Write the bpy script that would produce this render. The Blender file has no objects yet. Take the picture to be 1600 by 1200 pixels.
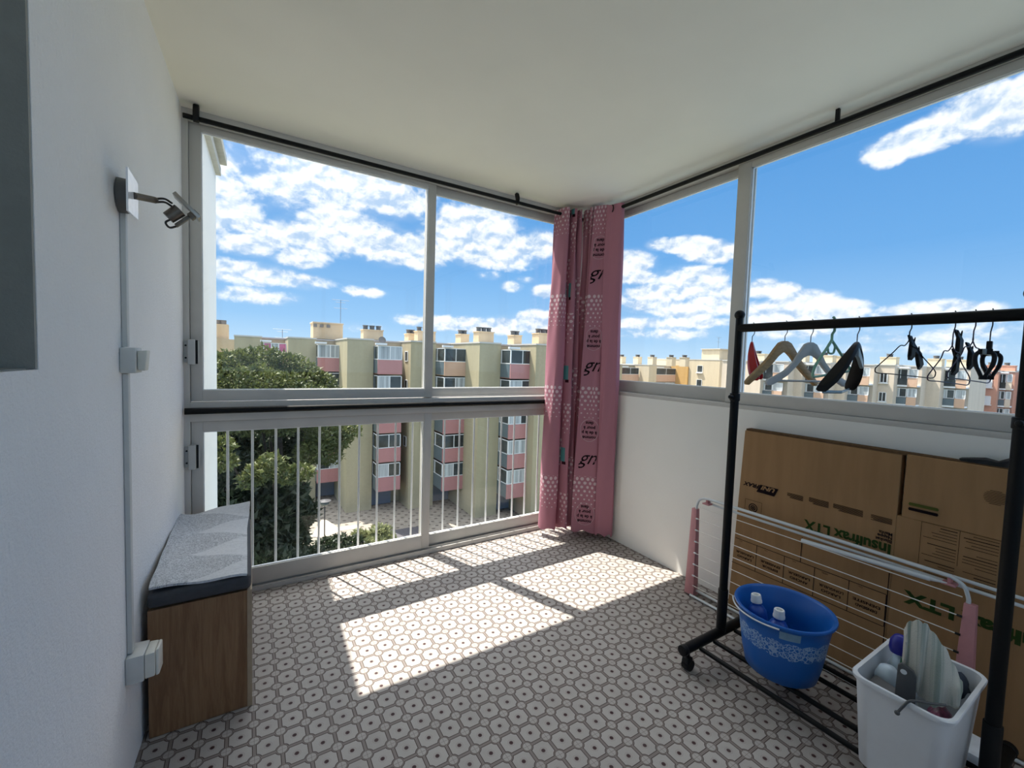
import bpy, math, random
import numpy as np
from mathutils import Vector, Matrix
random.seed(7)
PI = math.pi
C = bpy.context.scene.collection
H = 1.32            # camera height above the balcony floor

# ------------------------------------------------------------------ camera
FPX = 671.04        # focal length in pixels of the 1600 px wide frame
YAW, PITCH, ROLL = .55421489, -.05403930, .03194109
def cam_axes():
    cy, sy, cp, sp = math.cos(YAW), math.sin(YAW), math.cos(PITCH), math.sin(PITCH)
    fwd = Vector((sy*cp, cy*cp, sp)); right = Vector((cy, -sy, 0)); up = right.cross(fwd)
    cr, sr = math.cos(ROLL), math.sin(ROLL)
    return cr*right + sr*up, -sr*right + cr*up, fwd
RX, UY, FZ = cam_axes()
def ray(px, py):
    return RX*((px-800)/FPX) - UY*((py-600)/FPX) + FZ
def onY(px, py, Y):
    d = ray(px, py); return d*(Y/d.y) + Vector((0, 0, H))
def onX(px, py, X):
    d = ray(px, py); return d*(X/d.x) + Vector((0, 0, H))
cam_d = bpy.data.cameras.new('camera'); cam = bpy.data.objects.new('camera', cam_d); C.objects.link(cam)
cam_d.sensor_width = 36; cam_d.lens = FPX/1600*36; cam_d.clip_start = .02; cam_d.clip_end = 3000
cam.matrix_world = Matrix(((RX.x, UY.x, -FZ.x, 0), (RX.y, UY.y, -FZ.y, 0), (RX.z, UY.z, -FZ.z, H), (0, 0, 0, 1)))
bpy.context.scene.camera = cam

# ------------------------------------------------------------------ materials
def nodes(name):
    m = bpy.data.materials.new(name); m.use_nodes = True
    nt = m.node_tree; b = nt.nodes['Principled BSDF']
    return m, nt, b
def link(nt, a, b): nt.links.new(a, b)
def M(nt, op, a, b=None, c=None, clamp=False):
    n = nt.nodes.new('ShaderNodeMath'); n.operation = op; n.use_clamp = clamp
    for i, v in enumerate((a, b, c)):
        if v is None: continue
        if isinstance(v, (int, float)): n.inputs[i].default_value = v
        else: nt.links.new(v, n.inputs[i])
    return n.outputs[0]
def mixc(nt, fac, a, b):
    n = nt.nodes.new('ShaderNodeMix'); n.data_type = 'RGBA'
    for sock, v in ((n.inputs[0], fac), (n.inputs[6], a), (n.inputs[7], b)):
        if isinstance(v, (int, float)): sock.default_value = v
        elif isinstance(v, tuple): sock.default_value = (v[0], v[1], v[2], 1)
        else: nt.links.new(v, sock)
    return n.outputs[2]
def noise(nt, vec, scale, detail=4, rough=.55, dist=0):
    n = nt.nodes.new('ShaderNodeTexNoise'); n.inputs['Scale'].default_value = scale
    n.inputs['Detail'].default_value = detail; n.inputs['Roughness'].default_value = rough
    n.inputs['Distortion'].default_value = dist
    if vec is not None: nt.links.new(vec, n.inputs['Vector'])
    return n.outputs[0]
def geo_pos(nt):
    return nt.nodes.new('ShaderNodeNewGeometry').outputs['Position']
def vmul(nt, v, s):
    n = nt.nodes.new('ShaderNodeVectorMath'); n.operation = 'MULTIPLY'
    nt.links.new(v, n.inputs[0]); n.inputs[1].default_value = s; return n.outputs[0]
def smooth(nt, v, lo, hi):
    n = nt.nodes.new('ShaderNodeMapRange'); n.interpolation_type = 'SMOOTHSTEP'
    nt.links.new(v, n.inputs[0]); n.inputs[1].default_value = lo; n.inputs[2].default_value = hi
    return n.outputs[0]
def bump(nt, b, height, strength=.3, dist=.01):
    n = nt.nodes.new('ShaderNodeBump'); n.inputs['Strength'].default_value = strength
    n.inputs['Distance'].default_value = dist; nt.links.new(height, n.inputs['Height'])
    nt.links.new(n.outputs[0], b.inputs['Normal'])
def mat(name, col, rough=.5, metal=0, var=.06, vscale=30, bmp=0, bscale=200, spec=.5, stretch=None, trans=0):
    """plain procedural surface: base colour with a little noise variation and a fine bump"""
    m, nt, b = nodes(name)
    p = geo_pos(nt)
    if stretch: p = vmul(nt, p, stretch)
    n = noise(nt, p, vscale)
    a = tuple(max(0, c*(1-var)) for c in col); c2 = tuple(min(1, c*(1+var)) for c in col)
    link(nt, mixc(nt, smooth(nt, n, .3, .7), a, c2), b.inputs['Base Color'])
    b.inputs['Roughness'].default_value = rough; b.inputs['Metallic'].default_value = metal
    b.inputs['Specular IOR Level'].default_value = spec
    if trans: b.inputs['Transmission Weight'].default_value = trans
    if bmp: bump(nt, b, noise(nt, p, bscale, 5), bmp, .004)
    return m

def stucco(name, col, strength, stretch, dist=.006):
    m, nt, b = nodes(name); p = geo_pos(nt)
    big = noise(nt, p, 1.6, 3); n1 = noise(nt, vmul(nt, p, stretch), 60, 6, .62); n2 = noise(nt, p, 150, 4, .6)
    link(nt, mixc(nt, smooth(nt, big, .25, .75), tuple(c*.95 for c in col), col), b.inputs['Base Color'])
    b.inputs['Roughness'].default_value = .85; b.inputs['Specular IOR Level'].default_value = .2
    bump(nt, b, M(nt, 'ADD', n1, M(nt, 'MULTIPLY', n2, .5)), strength, dist)
    return m

def floor_material():
    m, nt, b = nodes('patterned_cement_tile'); p = geo_pos(nt)
    s = nt.nodes.new('ShaderNodeSeparateXYZ'); link(nt, p, s.inputs[0])
    def cell(v, off):
        u = M(nt, 'DIVIDE', M(nt, 'SUBTRACT', v, off), .0797)
        return M(nt, 'ABSOLUTE', M(nt, 'SUBTRACT', u, M(nt, 'ROUND', u)))
    a = cell(s.outputs[0], .060); c = cell(s.outputs[1], 1.744)
    mx = M(nt, 'MAXIMUM', a, c)
    ia = M(nt, 'SUBTRACT', .5, a); ic = M(nt, 'SUBTRACT', .5, c)
    rc = M(nt, 'SQRT', M(nt, 'ADD', M(nt, 'MULTIPLY', ia, ia), M(nt, 'MULTIPLY', ic, ic)))
    r0 = M(nt, 'SQRT', M(nt, 'ADD', M(nt, 'MULTIPLY', a, a), M(nt, 'MULTIPLY', c, c)))
    octo = M(nt, 'MAXIMUM', M(nt, 'SUBTRACT', mx, .432), M(nt, 'SUBTRACT', .255, rc))   # < 0 inside the scalloped octagon
    inside = M(nt, 'LESS_THAN', octo, 0.0)
    line = M(nt, 'LESS_THAN', M(nt, 'ABSOLUTE', octo), .021)
    circ = M(nt, 'LESS_THAN', M(nt, 'ABSOLUTE', M(nt, 'SUBTRACT', rc, .20)), .013)
    cross = M(nt, 'LESS_THAN', M(nt, 'MINIMUM', ia, ic), .010)
    incirc = M(nt, 'LESS_THAN', rc, .20)
    sp = noise(nt, p, 900, 3, .7); wear = noise(nt, p, 9, 4)
    fill = mixc(nt, smooth(nt, sp, .35, .65), (.365, .332, .302), (.43, .395, .362))
    chan = (.235, .200, .178)
    col = mixc(nt, inside, chan, fill)
    col = mixc(nt, incirc, col, (.385, .350, .318))
    col = mixc(nt, circ, col, (.110, .079, .068))
    col = mixc(nt, M(nt, 'MULTIPLY', cross, .55), col, (.105, .078, .068))
    col = mixc(nt, line, col, (.080, .056, .048))
    ring = M(nt, 'LESS_THAN', M(nt, 'ABSOLUTE', M(nt, 'SUBTRACT', r0, .15)), .012)
    col = mixc(nt, M(nt, 'MULTIPLY', ring, .35), col, (.21, .165, .145))
    halo = M(nt, 'LESS_THAN', r0, .105); dot = M(nt, 'LESS_THAN', r0, .078)
    col = mixc(nt, M(nt, 'MULTIPLY', halo, .6), col, (.13, .085, .075))
    col = mixc(nt, dot, col, (.040, .011, .012))
    col = mixc(nt, M(nt, 'MULTIPLY', smooth(nt, wear, .35, .75), .22), col, (.20, .172, .155))
    link(nt, col, b.inputs['Base Color'])
    b.inputs['Roughness'].default_value = .62; b.inputs['Specular IOR Level'].default_value = .25
    bump(nt, b, M(nt, 'ADD', M(nt, 'MULTIPLY', line, -1.0), sp), .08, .002)
    return m

def wood_material(name, c1, c2, grain_axis=2, scale=6):
    m, nt, b = nodes(name); p = geo_pos(nt)
    st = [9, 9, 9]; st[grain_axis] = .55
    q = vmul(nt, p, tuple(st))
    n1 = noise(nt, q, scale, 6, .6, .9); n2 = noise(nt, vmul(nt, p, tuple(x*5 for x in st)), scale*2, 4, .6)
    f = M(nt, 'ADD', M(nt, 'MULTIPLY', n1, .75), M(nt, 'MULTIPLY', n2, .25))
    link(nt, mixc(nt, smooth(nt, f, .32, .68), c1, c2), b.inputs['Base Color'])
    b.inputs['Roughness'].default_value = .5; bump(nt, b, n2, .06, .002)
    return m

def glass_material():
    m = bpy.data.materials.new('window_glass'); m.use_nodes = True; nt = m.node_tree
    for n in list(nt.nodes): nt.nodes.remove(n)
    out = nt.nodes.new('ShaderNodeOutputMaterial'); t = nt.nodes.new('ShaderNodeBsdfTransparent'); g = nt.nodes.new('ShaderNodeBsdfGlossy')
    t.inputs[0].default_value = (.965, .975, .97, 1); g.inputs['Roughness'].default_value = .0
    ge = nt.nodes.new('ShaderNodeNewGeometry'); dt = nt.nodes.new('ShaderNodeVectorMath'); dt.operation = 'DOT_PRODUCT'
    link(nt, ge.outputs['Incoming'], dt.inputs[0]); link(nt, ge.outputs['Normal'], dt.inputs[1])
    fr = M(nt, 'ADD', .022, M(nt, 'MULTIPLY', M(nt, 'POWER', M(nt, 'SUBTRACT', 1.0, M(nt, 'ABSOLUTE', dt.outputs['Value'])), 5), .9), clamp=True)
    mx = nt.nodes.new('ShaderNodeMixShader')
    link(nt, fr, mx.inputs[0]); link(nt, t.outputs[0], mx.inputs[1]); link(nt, g.outputs[0], mx.inputs[2]); link(nt, mx.outputs[0], out.inputs[0])
    return m

def curtain_material(name, plain=False, shift_until=99):
    """pink printed cotton: rows of pale dots that shrink down each repeat; lets some light through"""
    m, nt, b = nodes(name)
    uv = nt.nodes.new('ShaderNodeUVMap').outputs[0]
    s = nt.nodes.new('ShaderNodeSeparateXYZ'); link(nt, uv, s.inputs[0]); u, v = s.outputs[0], s.outputs[1]
    weave = noise(nt, uv, 400, 3)
    base = mixc(nt, smooth(nt, weave, .3, .7), (.52, .235, .295), (.58, .275, .335))
    if not plain:
        P = .68
        fold = M(nt, 'FLOOR', M(nt, 'DIVIDE', u, .26))
        sh = M(nt, 'MULTIPLY', M(nt, 'MULTIPLY', fold, -.27), M(nt, 'LESS_THAN', u, shift_until))
        ph = M(nt, 'FRACT', M(nt, 'DIVIDE', M(nt, 'ADD', M(nt, 'SUBTRACT', v, .225), sh), P))       # 0..1 inside a repeat
        row = M(nt, 'DIVIDE', v, .031); ri = M(nt, 'FLOOR', row); fv = M(nt, 'SUBTRACT', M(nt, 'FRACT', row), .5)
        off = M(nt, 'MULTIPLY', M(nt, 'MODULO', M(nt, 'ABSOLUTE', ri), 2), .5)
        fu = M(nt, 'SUBTRACT', M(nt, 'FRACT', M(nt, 'ADD', M(nt, 'DIVIDE', u, .042), off)), .5)
        d = M(nt, 'SQRT', M(nt, 'ADD', M(nt, 'POWER', M(nt, 'MULTIPLY', fu, .042), 2), M(nt, 'POWER', M(nt, 'MULTIPLY', fv, .031), 2)))
        r = M(nt, 'ADD', M(nt, 'MULTIPLY', ph, .025), .0045)
        dots = M(nt, 'MULTIPLY', M(nt, 'LESS_THAN', d, r), M(nt, 'MULTIPLY', M(nt, 'GREATER_THAN', ph, .0), M(nt, 'LESS_THAN', ph, .36)))
        base = mixc(nt, M(nt, 'MULTIPLY', dots, .8), base, (.86, .74, .76))
        # printed motif patches: teal and dark bars on some folds
        cu = M(nt, 'FRACT', M(nt, 'DIVIDE', u, .285)); cv = M(nt, 'FRACT', M(nt, 'DIVIDE', M(nt, 'ADD', v, .08), .62))
        teal = M(nt, 'MULTIPLY', M(nt, 'MULTIPLY', M(nt, 'GREATER_THAN', cu, .80), M(nt, 'LESS_THAN', cu, .95)), M(nt, 'MULTIPLY', M(nt, 'GREATER_THAN', cv, .05), M(nt, 'LESS_THAN', cv, .22)))
        base = mixc(nt, teal, base, (.13, .36, .37))
        dark = M(nt, 'MULTIPLY', M(nt, 'MULTIPLY', M(nt, 'GREATER_THAN', cu, .86), M(nt, 'LESS_THAN', cu, .97)), M(nt, 'MULTIPLY', M(nt, 'GREATER_THAN', cv, .015), M(nt, 'LESS_THAN', cv, .05)))
        base = mixc(nt, dark, base, (.05, .012, .02))
    link(nt, base, b.inputs['Base Color']); b.inputs['Roughness'].default_value = .9; b.inputs['Specular IOR Level'].default_value = .1
    tr = nt.nodes.new('ShaderNodeBsdfTranslucent'); link(nt, base, tr.inputs[0])
    mx = nt.nodes.new('ShaderNodeMixShader'); mx.inputs[0].default_value = .26
    out = nt.nodes['Material Output']
    link(nt, b.outputs[0], mx.inputs[1]); link(nt, tr.outputs[0], mx.inputs[2]); link(nt, mx.outputs[0], out.inputs[0])
    return m

def quilt_material():
    """pale quilted runner: white field, grey triangles of wavy leaf pattern along the wall side"""
    m, nt, b = nodes('quilted_cotton'); p = geo_pos(nt)
    s = nt.nodes.new('ShaderNodeSeparateXYZ'); link(nt, p, s.inputs[0]); x, y = s.outputs[0], s.outputs[1]
    t = M(nt, 'FRACT', M(nt, 'DIVIDE', M(nt, 'SUBTRACT', y, 1.80), .25))
    tri = M(nt, 'ABSOLUTE', M(nt, 'SUBTRACT', M(nt, 'MULTIPLY', t, 2), 1))         # 1..0..1 zigzag
    edge = M(nt, 'ADD', -.085, M(nt, 'MULTIPLY', M(nt, 'SUBTRACT', .5, tri), .22))
    grey = M(nt, 'LESS_THAN', x, edge)
    q = noise(nt, vmul(nt, p, (60, 150, 60)), 1, 3, .5, 1.5); lf = noise(nt, vmul(nt, p, (110, 70, 60)), 1, 2, .5, 2.5)
    leaf = mixc(nt, smooth(nt, lf, .42, .56), (.38, .39, .41), (.62, .63, .65))
    field = mixc(nt, smooth(nt, q, .35, .6), (.60, .605, .62), (.70, .705, .72))
    link(nt, mixc(nt, grey, field, leaf), b.inputs['Base Color']); b.inputs['Roughness'].default_value = .95
    b.inputs['Specular IOR Level'].default_value = .1
    bump(nt, b, q, .55, .006)
    return m

def bucket_material():
    """blue plastic with a printed white lace band around the belly"""
    m, nt, b = nodes('blue_bucket_plastic')
    tc = nt.nodes.new('ShaderNodeUVMap').outputs[0]
    s = nt.nodes.new('ShaderNodeSeparateXYZ'); link(nt, tc, s.inputs[0]); u, v = s.outputs[0], s.outputs[1]
    vo = nt.nodes.new('ShaderNodeTexVoronoi'); vo.feature = 'DISTANCE_TO_EDGE'; vo.inputs['Scale'].default_value = 1
    link(nt, vmul(nt, tc, (64, 64, 1)), vo.inputs['Vector'])
    vo2 = nt.nodes.new('ShaderNodeTexVoronoi'); vo2.inputs['Scale'].default_value = 1
    link(nt, vmul(nt, tc, (64, 64, 1)), vo2.inputs['Vector'])
    lace = M(nt, 'MAXIMUM', M(nt, 'LESS_THAN', vo.outputs['Distance'], .09), M(nt, 'LESS_THAN', M(nt, 'ABSOLUTE', M(nt, 'SUBTRACT', vo2.outputs['Distance'], .28)), .05))
    wave = M(nt, 'MULTIPLY', M(nt, 'ABSOLUTE', M(nt, 'SINE', M(nt, 'MULTIPLY', u, 52))), .010)
    band = M(nt, 'MULTIPLY', M(nt, 'GREATER_THAN', v, M(nt, 'SUBTRACT', .130, wave)), M(nt, 'LESS_THAN', v, M(nt, 'ADD', .182, wave)))
    link(nt, mixc(nt, M(nt, 'MULTIPLY', M(nt, 'MULTIPLY', lace, band), .75), (.008, .115, .44), (.36, .52, .70)), b.inputs['Base Color'])
    b.inputs['Roughness'].default_value = .32
    return m

def towel_material():
    m, nt, b = nodes('striped_mop_cloth')
    uv = nt.nodes.new('ShaderNodeUVMap').outputs[0]
    s = nt.nodes.new('ShaderNodeSeparateXYZ'); link(nt, uv, s.inputs[0]); u = s.outputs[0]
    st = noise(nt, vmul(nt, uv, (9, .8, 1)), 1, 3, .6, .4); f = noise(nt, uv, 180, 4)
    c = mixc(nt, smooth(nt, st, .46, .64), (.56, .555, .49), (.27, .32, .275))
    link(nt, mixc(nt, M(nt, 'MULTIPLY', smooth(nt, f, .4, .7), .35), c, (.30, .29, .26)), b.inputs['Base Color'])
    b.inputs['Roughness'].default_value = 1; b.inputs['Specular IOR Level'].default_value = .05
    bump(nt, b, f, .5, .004)
    return m

def facade_material(name, col, streak=.10):
    m, nt, b = nodes(name); p = geo_pos(nt)
    n1 = noise(nt, vmul(nt, p, (.9, .9, .08)), 1.2, 5, .6); n2 = noise(nt, p, 4, 4)
    f = M(nt, 'ADD', M(nt, 'MULTIPLY', n1, .7), M(nt, 'MULTIPLY', n2, .3))
    link(nt, mixc(nt, smooth(nt, f, .3, .7), tuple(c*(1-streak) for c in col), tuple(min(1, c*(1+streak*.6)) for c in col)), b.inputs['Base Color'])
    b.inputs['Roughness'].default_value = .9; b.inputs['Specular IOR Level'].default_value = .15
    return m

def ground_material():
    m, nt, b = nodes('courtyard_ground'); p = geo_pos(nt)
    s = nt.nodes.new('ShaderNodeSeparateXYZ'); link(nt, p, s.inputs[0])
    n = noise(nt, p, .35, 5, .6, .5)
    g = mixc(nt, smooth(nt, noise(nt, p, 6, 5), .35, .65), (.035, .06, .018), (.10, .13, .045))
    dirt = mixc(nt, smooth(nt, noise(nt, p, 3, 4), .3, .7), (.24, .2, .15), (.36, .31, .25))
    link(nt, mixc(nt, smooth(nt, n, .45, .6), g, dirt), b.inputs['Base Color']); b.inputs['Roughness'].default_value = .95
    return m
def paving_material():
    m, nt, b = nodes('studded_paving'); p = geo_pos(nt)
    s = nt.nodes.new('ShaderNodeSeparateXYZ'); link(nt, p, s.inputs[0])
    def fr(v, w): 
        q = M(nt, 'DIVIDE', v, w); return M(nt, 'SUBTRACT', M(nt, 'FRACT', q), .5)
    a, c = fr(M(nt, 'ADD', s.outputs[0], s.outputs[1]), 1.1), fr(M(nt, 'SUBTRACT', s.outputs[0], s.outputs[1]), 1.1)
    d = M(nt, 'SQRT', M(nt, 'ADD', M(nt, 'MULTIPLY', a, a), M(nt, 'MULTIPLY', c, c)))
    n = noise(nt, p, 2, 4)
    base = mixc(nt, smooth(nt, n, .3, .7), (.19, .165, .13), (.25, .22, .18))
    link(nt, mixc(nt, M(nt, 'LESS_THAN', d, .2), base, (.085, .07, .056)), b.inputs['Base Color']); b.inputs['Roughness'].default_value = .9
    return m
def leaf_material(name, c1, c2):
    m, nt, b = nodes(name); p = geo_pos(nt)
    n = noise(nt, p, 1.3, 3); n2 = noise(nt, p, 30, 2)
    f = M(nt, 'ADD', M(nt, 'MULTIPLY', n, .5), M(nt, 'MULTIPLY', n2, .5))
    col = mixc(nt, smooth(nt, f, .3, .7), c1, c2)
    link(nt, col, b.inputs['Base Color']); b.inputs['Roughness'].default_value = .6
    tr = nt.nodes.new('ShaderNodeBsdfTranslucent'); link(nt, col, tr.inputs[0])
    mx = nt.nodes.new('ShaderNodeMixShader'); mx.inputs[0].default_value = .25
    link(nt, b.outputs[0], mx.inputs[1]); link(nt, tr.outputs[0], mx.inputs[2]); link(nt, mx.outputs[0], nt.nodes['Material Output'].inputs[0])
    return m

MT = dict(
    floor=floor_material(), glass=glass_material(),
    wall=stucco('rough_white_render', (.90, .89, .885), .75, (1, 1, .30)),
    wall_smooth=stucco('painted_white_parapet', (.88, .86, .81), .16, (1, 1, 1), .004),
    ceiling=stucco('painted_ceiling', (.90, .87, .79), .06, (1, 1, 1), .004),
    alu=mat('grey_lacquered_aluminium', (.545, .525, .49), .42, 0, .03, 8, spec=.4),
    alu_white=mat('white_lacquered_aluminium', (.74, .74, .745), .4, 0, .03, 8),
    bead=mat('pale_glazing_bead', (.86, .87, .88), .35, 0, .02, 8),
    black=mat('black_metal', (.003, .003, .0032), .5, 0, .1, 40, spec=.22),
    black_plastic=mat('black_plastic', (.005, .005, .006), .5, 0, .1, 60, spec=.25),
    rubber=mat('black_slot', (.004, .004, .004), .7),
    lock=mat('grey_lock_casing', (.47, .47, .46), .45, 0, .03, 20),
    oak=wood_material('oak_veneer', (.185, .090, .040), (.30, .165, .080), 2, 5),
    oak_edge=mat('oak_edge_band', (.40, .30, .20), .5),
    lid=mat('dark_grey_padded_lid', (.045, .046, .052), .7, 0, .1, 50, .15, 300),
    quilt=quilt_material(),
    steel=mat('brushed_steel', (.40, .38, .35), .34, 1, .06, 60),
    steel_dark=mat('dull_brown_metal', (.16, .14, .12), .4, .8, .1, 60),
    grey_box=mat('grey_lamp_base', (.10, .10, .10), .5),
    plate=mat('glossy_white_plate', (.88, .88, .92), .12),
    cable=mat('dark_cable', (.03, .024, .02), .5),
    pvc=mat('grey_white_pvc', (.60, .60, .575), .5, 0, .03, 20),
    pvc_side=mat('cream_pvc', (.68, .665, .60), .5, 0, .03, 20),
    curtain=curtain_material('pink_printed_curtain'), curtain_b=curtain_material('pink_lettered_curtain', False, 0.3), lining=curtain_material('plain_pink_curtain', True),
    ink=mat('black_print', (.012, .006, .008), .8, spec=.1), ink_pale=mat('pale_print', (.72, .55, .58), .9, spec=.1),
    teal=mat('teal_print', (.13, .36, .37), .9, spec=.1),
    carton=mat('brown_corrugated_cardboard', (.35, .205, .100), .9, 0, .06, 3, .12, 120, spec=.1, stretch=(1, 8, 1)),
    carton_edge=mat('cardboard_edge', (.115, .068, .036), .95, 0, .15, 60, spec=.05),
    ink_green=mat('green_print', (.030, .060, .014), .85, spec=.1), ink_brown=mat('dark_brown_print', (.035, .016, .010), .85, spec=.1),
    ink_olive=mat('olive_print', (.085, .095, .022), .85, spec=.1),
    white_tube=mat('white_coated_tube', (.66, .69, .70), .35, 0, .02, 20),
    grey_tube=mat('silver_grey_tube', (.48, .53, .54), .35, .2, .02, 20),
    wire=mat('white_wire', (.78, .76, .70), .4), pink_plastic=mat('pink_plastic', (.56, .255, .265), .5, 0, .04, 30),
    bucket=bucket_material(), clear_tape=mat('grey_sticker', (.17, .30, .42), .4, 0, .08, 40),
    blue_bottle=mat('blue_bottle_plastic', (.012, .07, .36), .3), cap_white=mat('white_cap', (.72, .73, .72), .4, 0, .03, 60),
    bin=mat('milky_white_plastic', (.66, .68, .70), .42, 0, .03, 10), towel=towel_material(),
    spray_blue=mat('deep_blue_plastic', (.010, .012, .22), .35), bottle_pale=mat('pale_blue_bottle', (.48, .58, .66), .35, 0, .06, 20),
    green_plastic=mat('green_trigger', (.02, .11, .05), .4), grey_plastic=mat('dark_grey_plastic', (.060, .062, .064), .5),
    magenta=mat('wine_pink_foil', (.16, .035, .075), .35, 0, .5, 60, .6, 60), navy=mat('navy_cloth', (.02, .03, .05), .9),
    wood_hanger=wood_material('beech_hanger', (.30, .185, .075), (.44, .29, .135), 0, 9), red=mat('glossy_red_plastic', (.42, .010, .016), .25),
    white_plastic=mat('white_hanger_plastic', (.46, .47, .48), .5), mint=mat('mint_green_plastic', (.26, .50, .37), .4),
    hook=mat('grey_hook_wire', (.16, .16, .17), .35, .9), purple=mat('dark_purple_wire', (.022, .008, .035), .4),
    grey_clear=mat('smoky_hanger_plastic', (.22, .29, .33), .3),
    facade=facade_material('ochre_render', (.41, .36, .235)), facade2=facade_material('cream_render', (.58, .49, .345)),
    facade3=facade_material('pale_beige_render', (.60, .505, .40)), salmon=facade_material('salmon_render', (.50, .27, .195)),
    orange=facade_material('orange_render', (.52, .32, .12)), pinkp=facade_material('pink_parapet', (.46, .225, .215), .06),
    peach=facade_material('peach_parapet', (.56, .37, .26), .06),
    chimney=facade_material('peach_chimney', (.54, .42, .275)), pot=mat('dark_chimney_pot', (.17, .155, .14), .9),
    coping=mat('roof_coping', (.52, .50, .45), .8), white_frame=mat('white_window_frame', (.72, .73, .73), .5),
    pane_dark=mat('dark_balcony_glass', (.035, .045, .05), .12, 0, .5, .6), pane_curtain=mat('curtained_glass', (.40, .43, .44), .2, 0, .35, 1.2, stretch=(3, 3, .1)),
    pane_pink=mat('pink_curtained_glass', (.50, .14, .26), .25, 0, .2, .8), side_panel=mat('blue_grey_side_panel', (.10, .135, .155), .3),
    shutter=mat('white_roller_shutter', (.68, .70, .72), .6), garage=mat('blue_grey_door', (.22, .25, .30), .6), antenna=mat('thin_grey_metal', (.20, .21, .23), .5, .5),
    ground=ground_material(), recess=mat('shade_grey_reveal', (.30, .30, .275), .85, 0, .05, 20, .2, 150), paving=paving_material(), path=mat('pale_sunlit_path', (.52, .44, .35), .9), kerb=mat('dark_kerb', (.07, .065, .07), .9),
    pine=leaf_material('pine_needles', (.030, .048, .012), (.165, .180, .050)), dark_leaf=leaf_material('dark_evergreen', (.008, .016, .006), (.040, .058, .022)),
    shrub=leaf_material('pale_shrub_leaves', (.13, .15, .055), (.30, .31, .15)), bark=mat('brown_bark', (.035, .025, .018), .95, 0, .3, 12, .5, 30),
    roof_tile=mat('orange_roof_tile', (.50, .22, .10), .8), lamp_post=mat('dark_lamp_post', (.05, .05, .055), .5), lamp_glass=mat('smoked_lamp_globe', (.12, .14, .14), .15),
    cloth_dark=mat('dark_crumpled_cloth', (.022, .022, .024), .95, 0, .3, 30, .4, 60),
    card=mat('white_card', (.70, .73, .76), .6),
)

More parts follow.
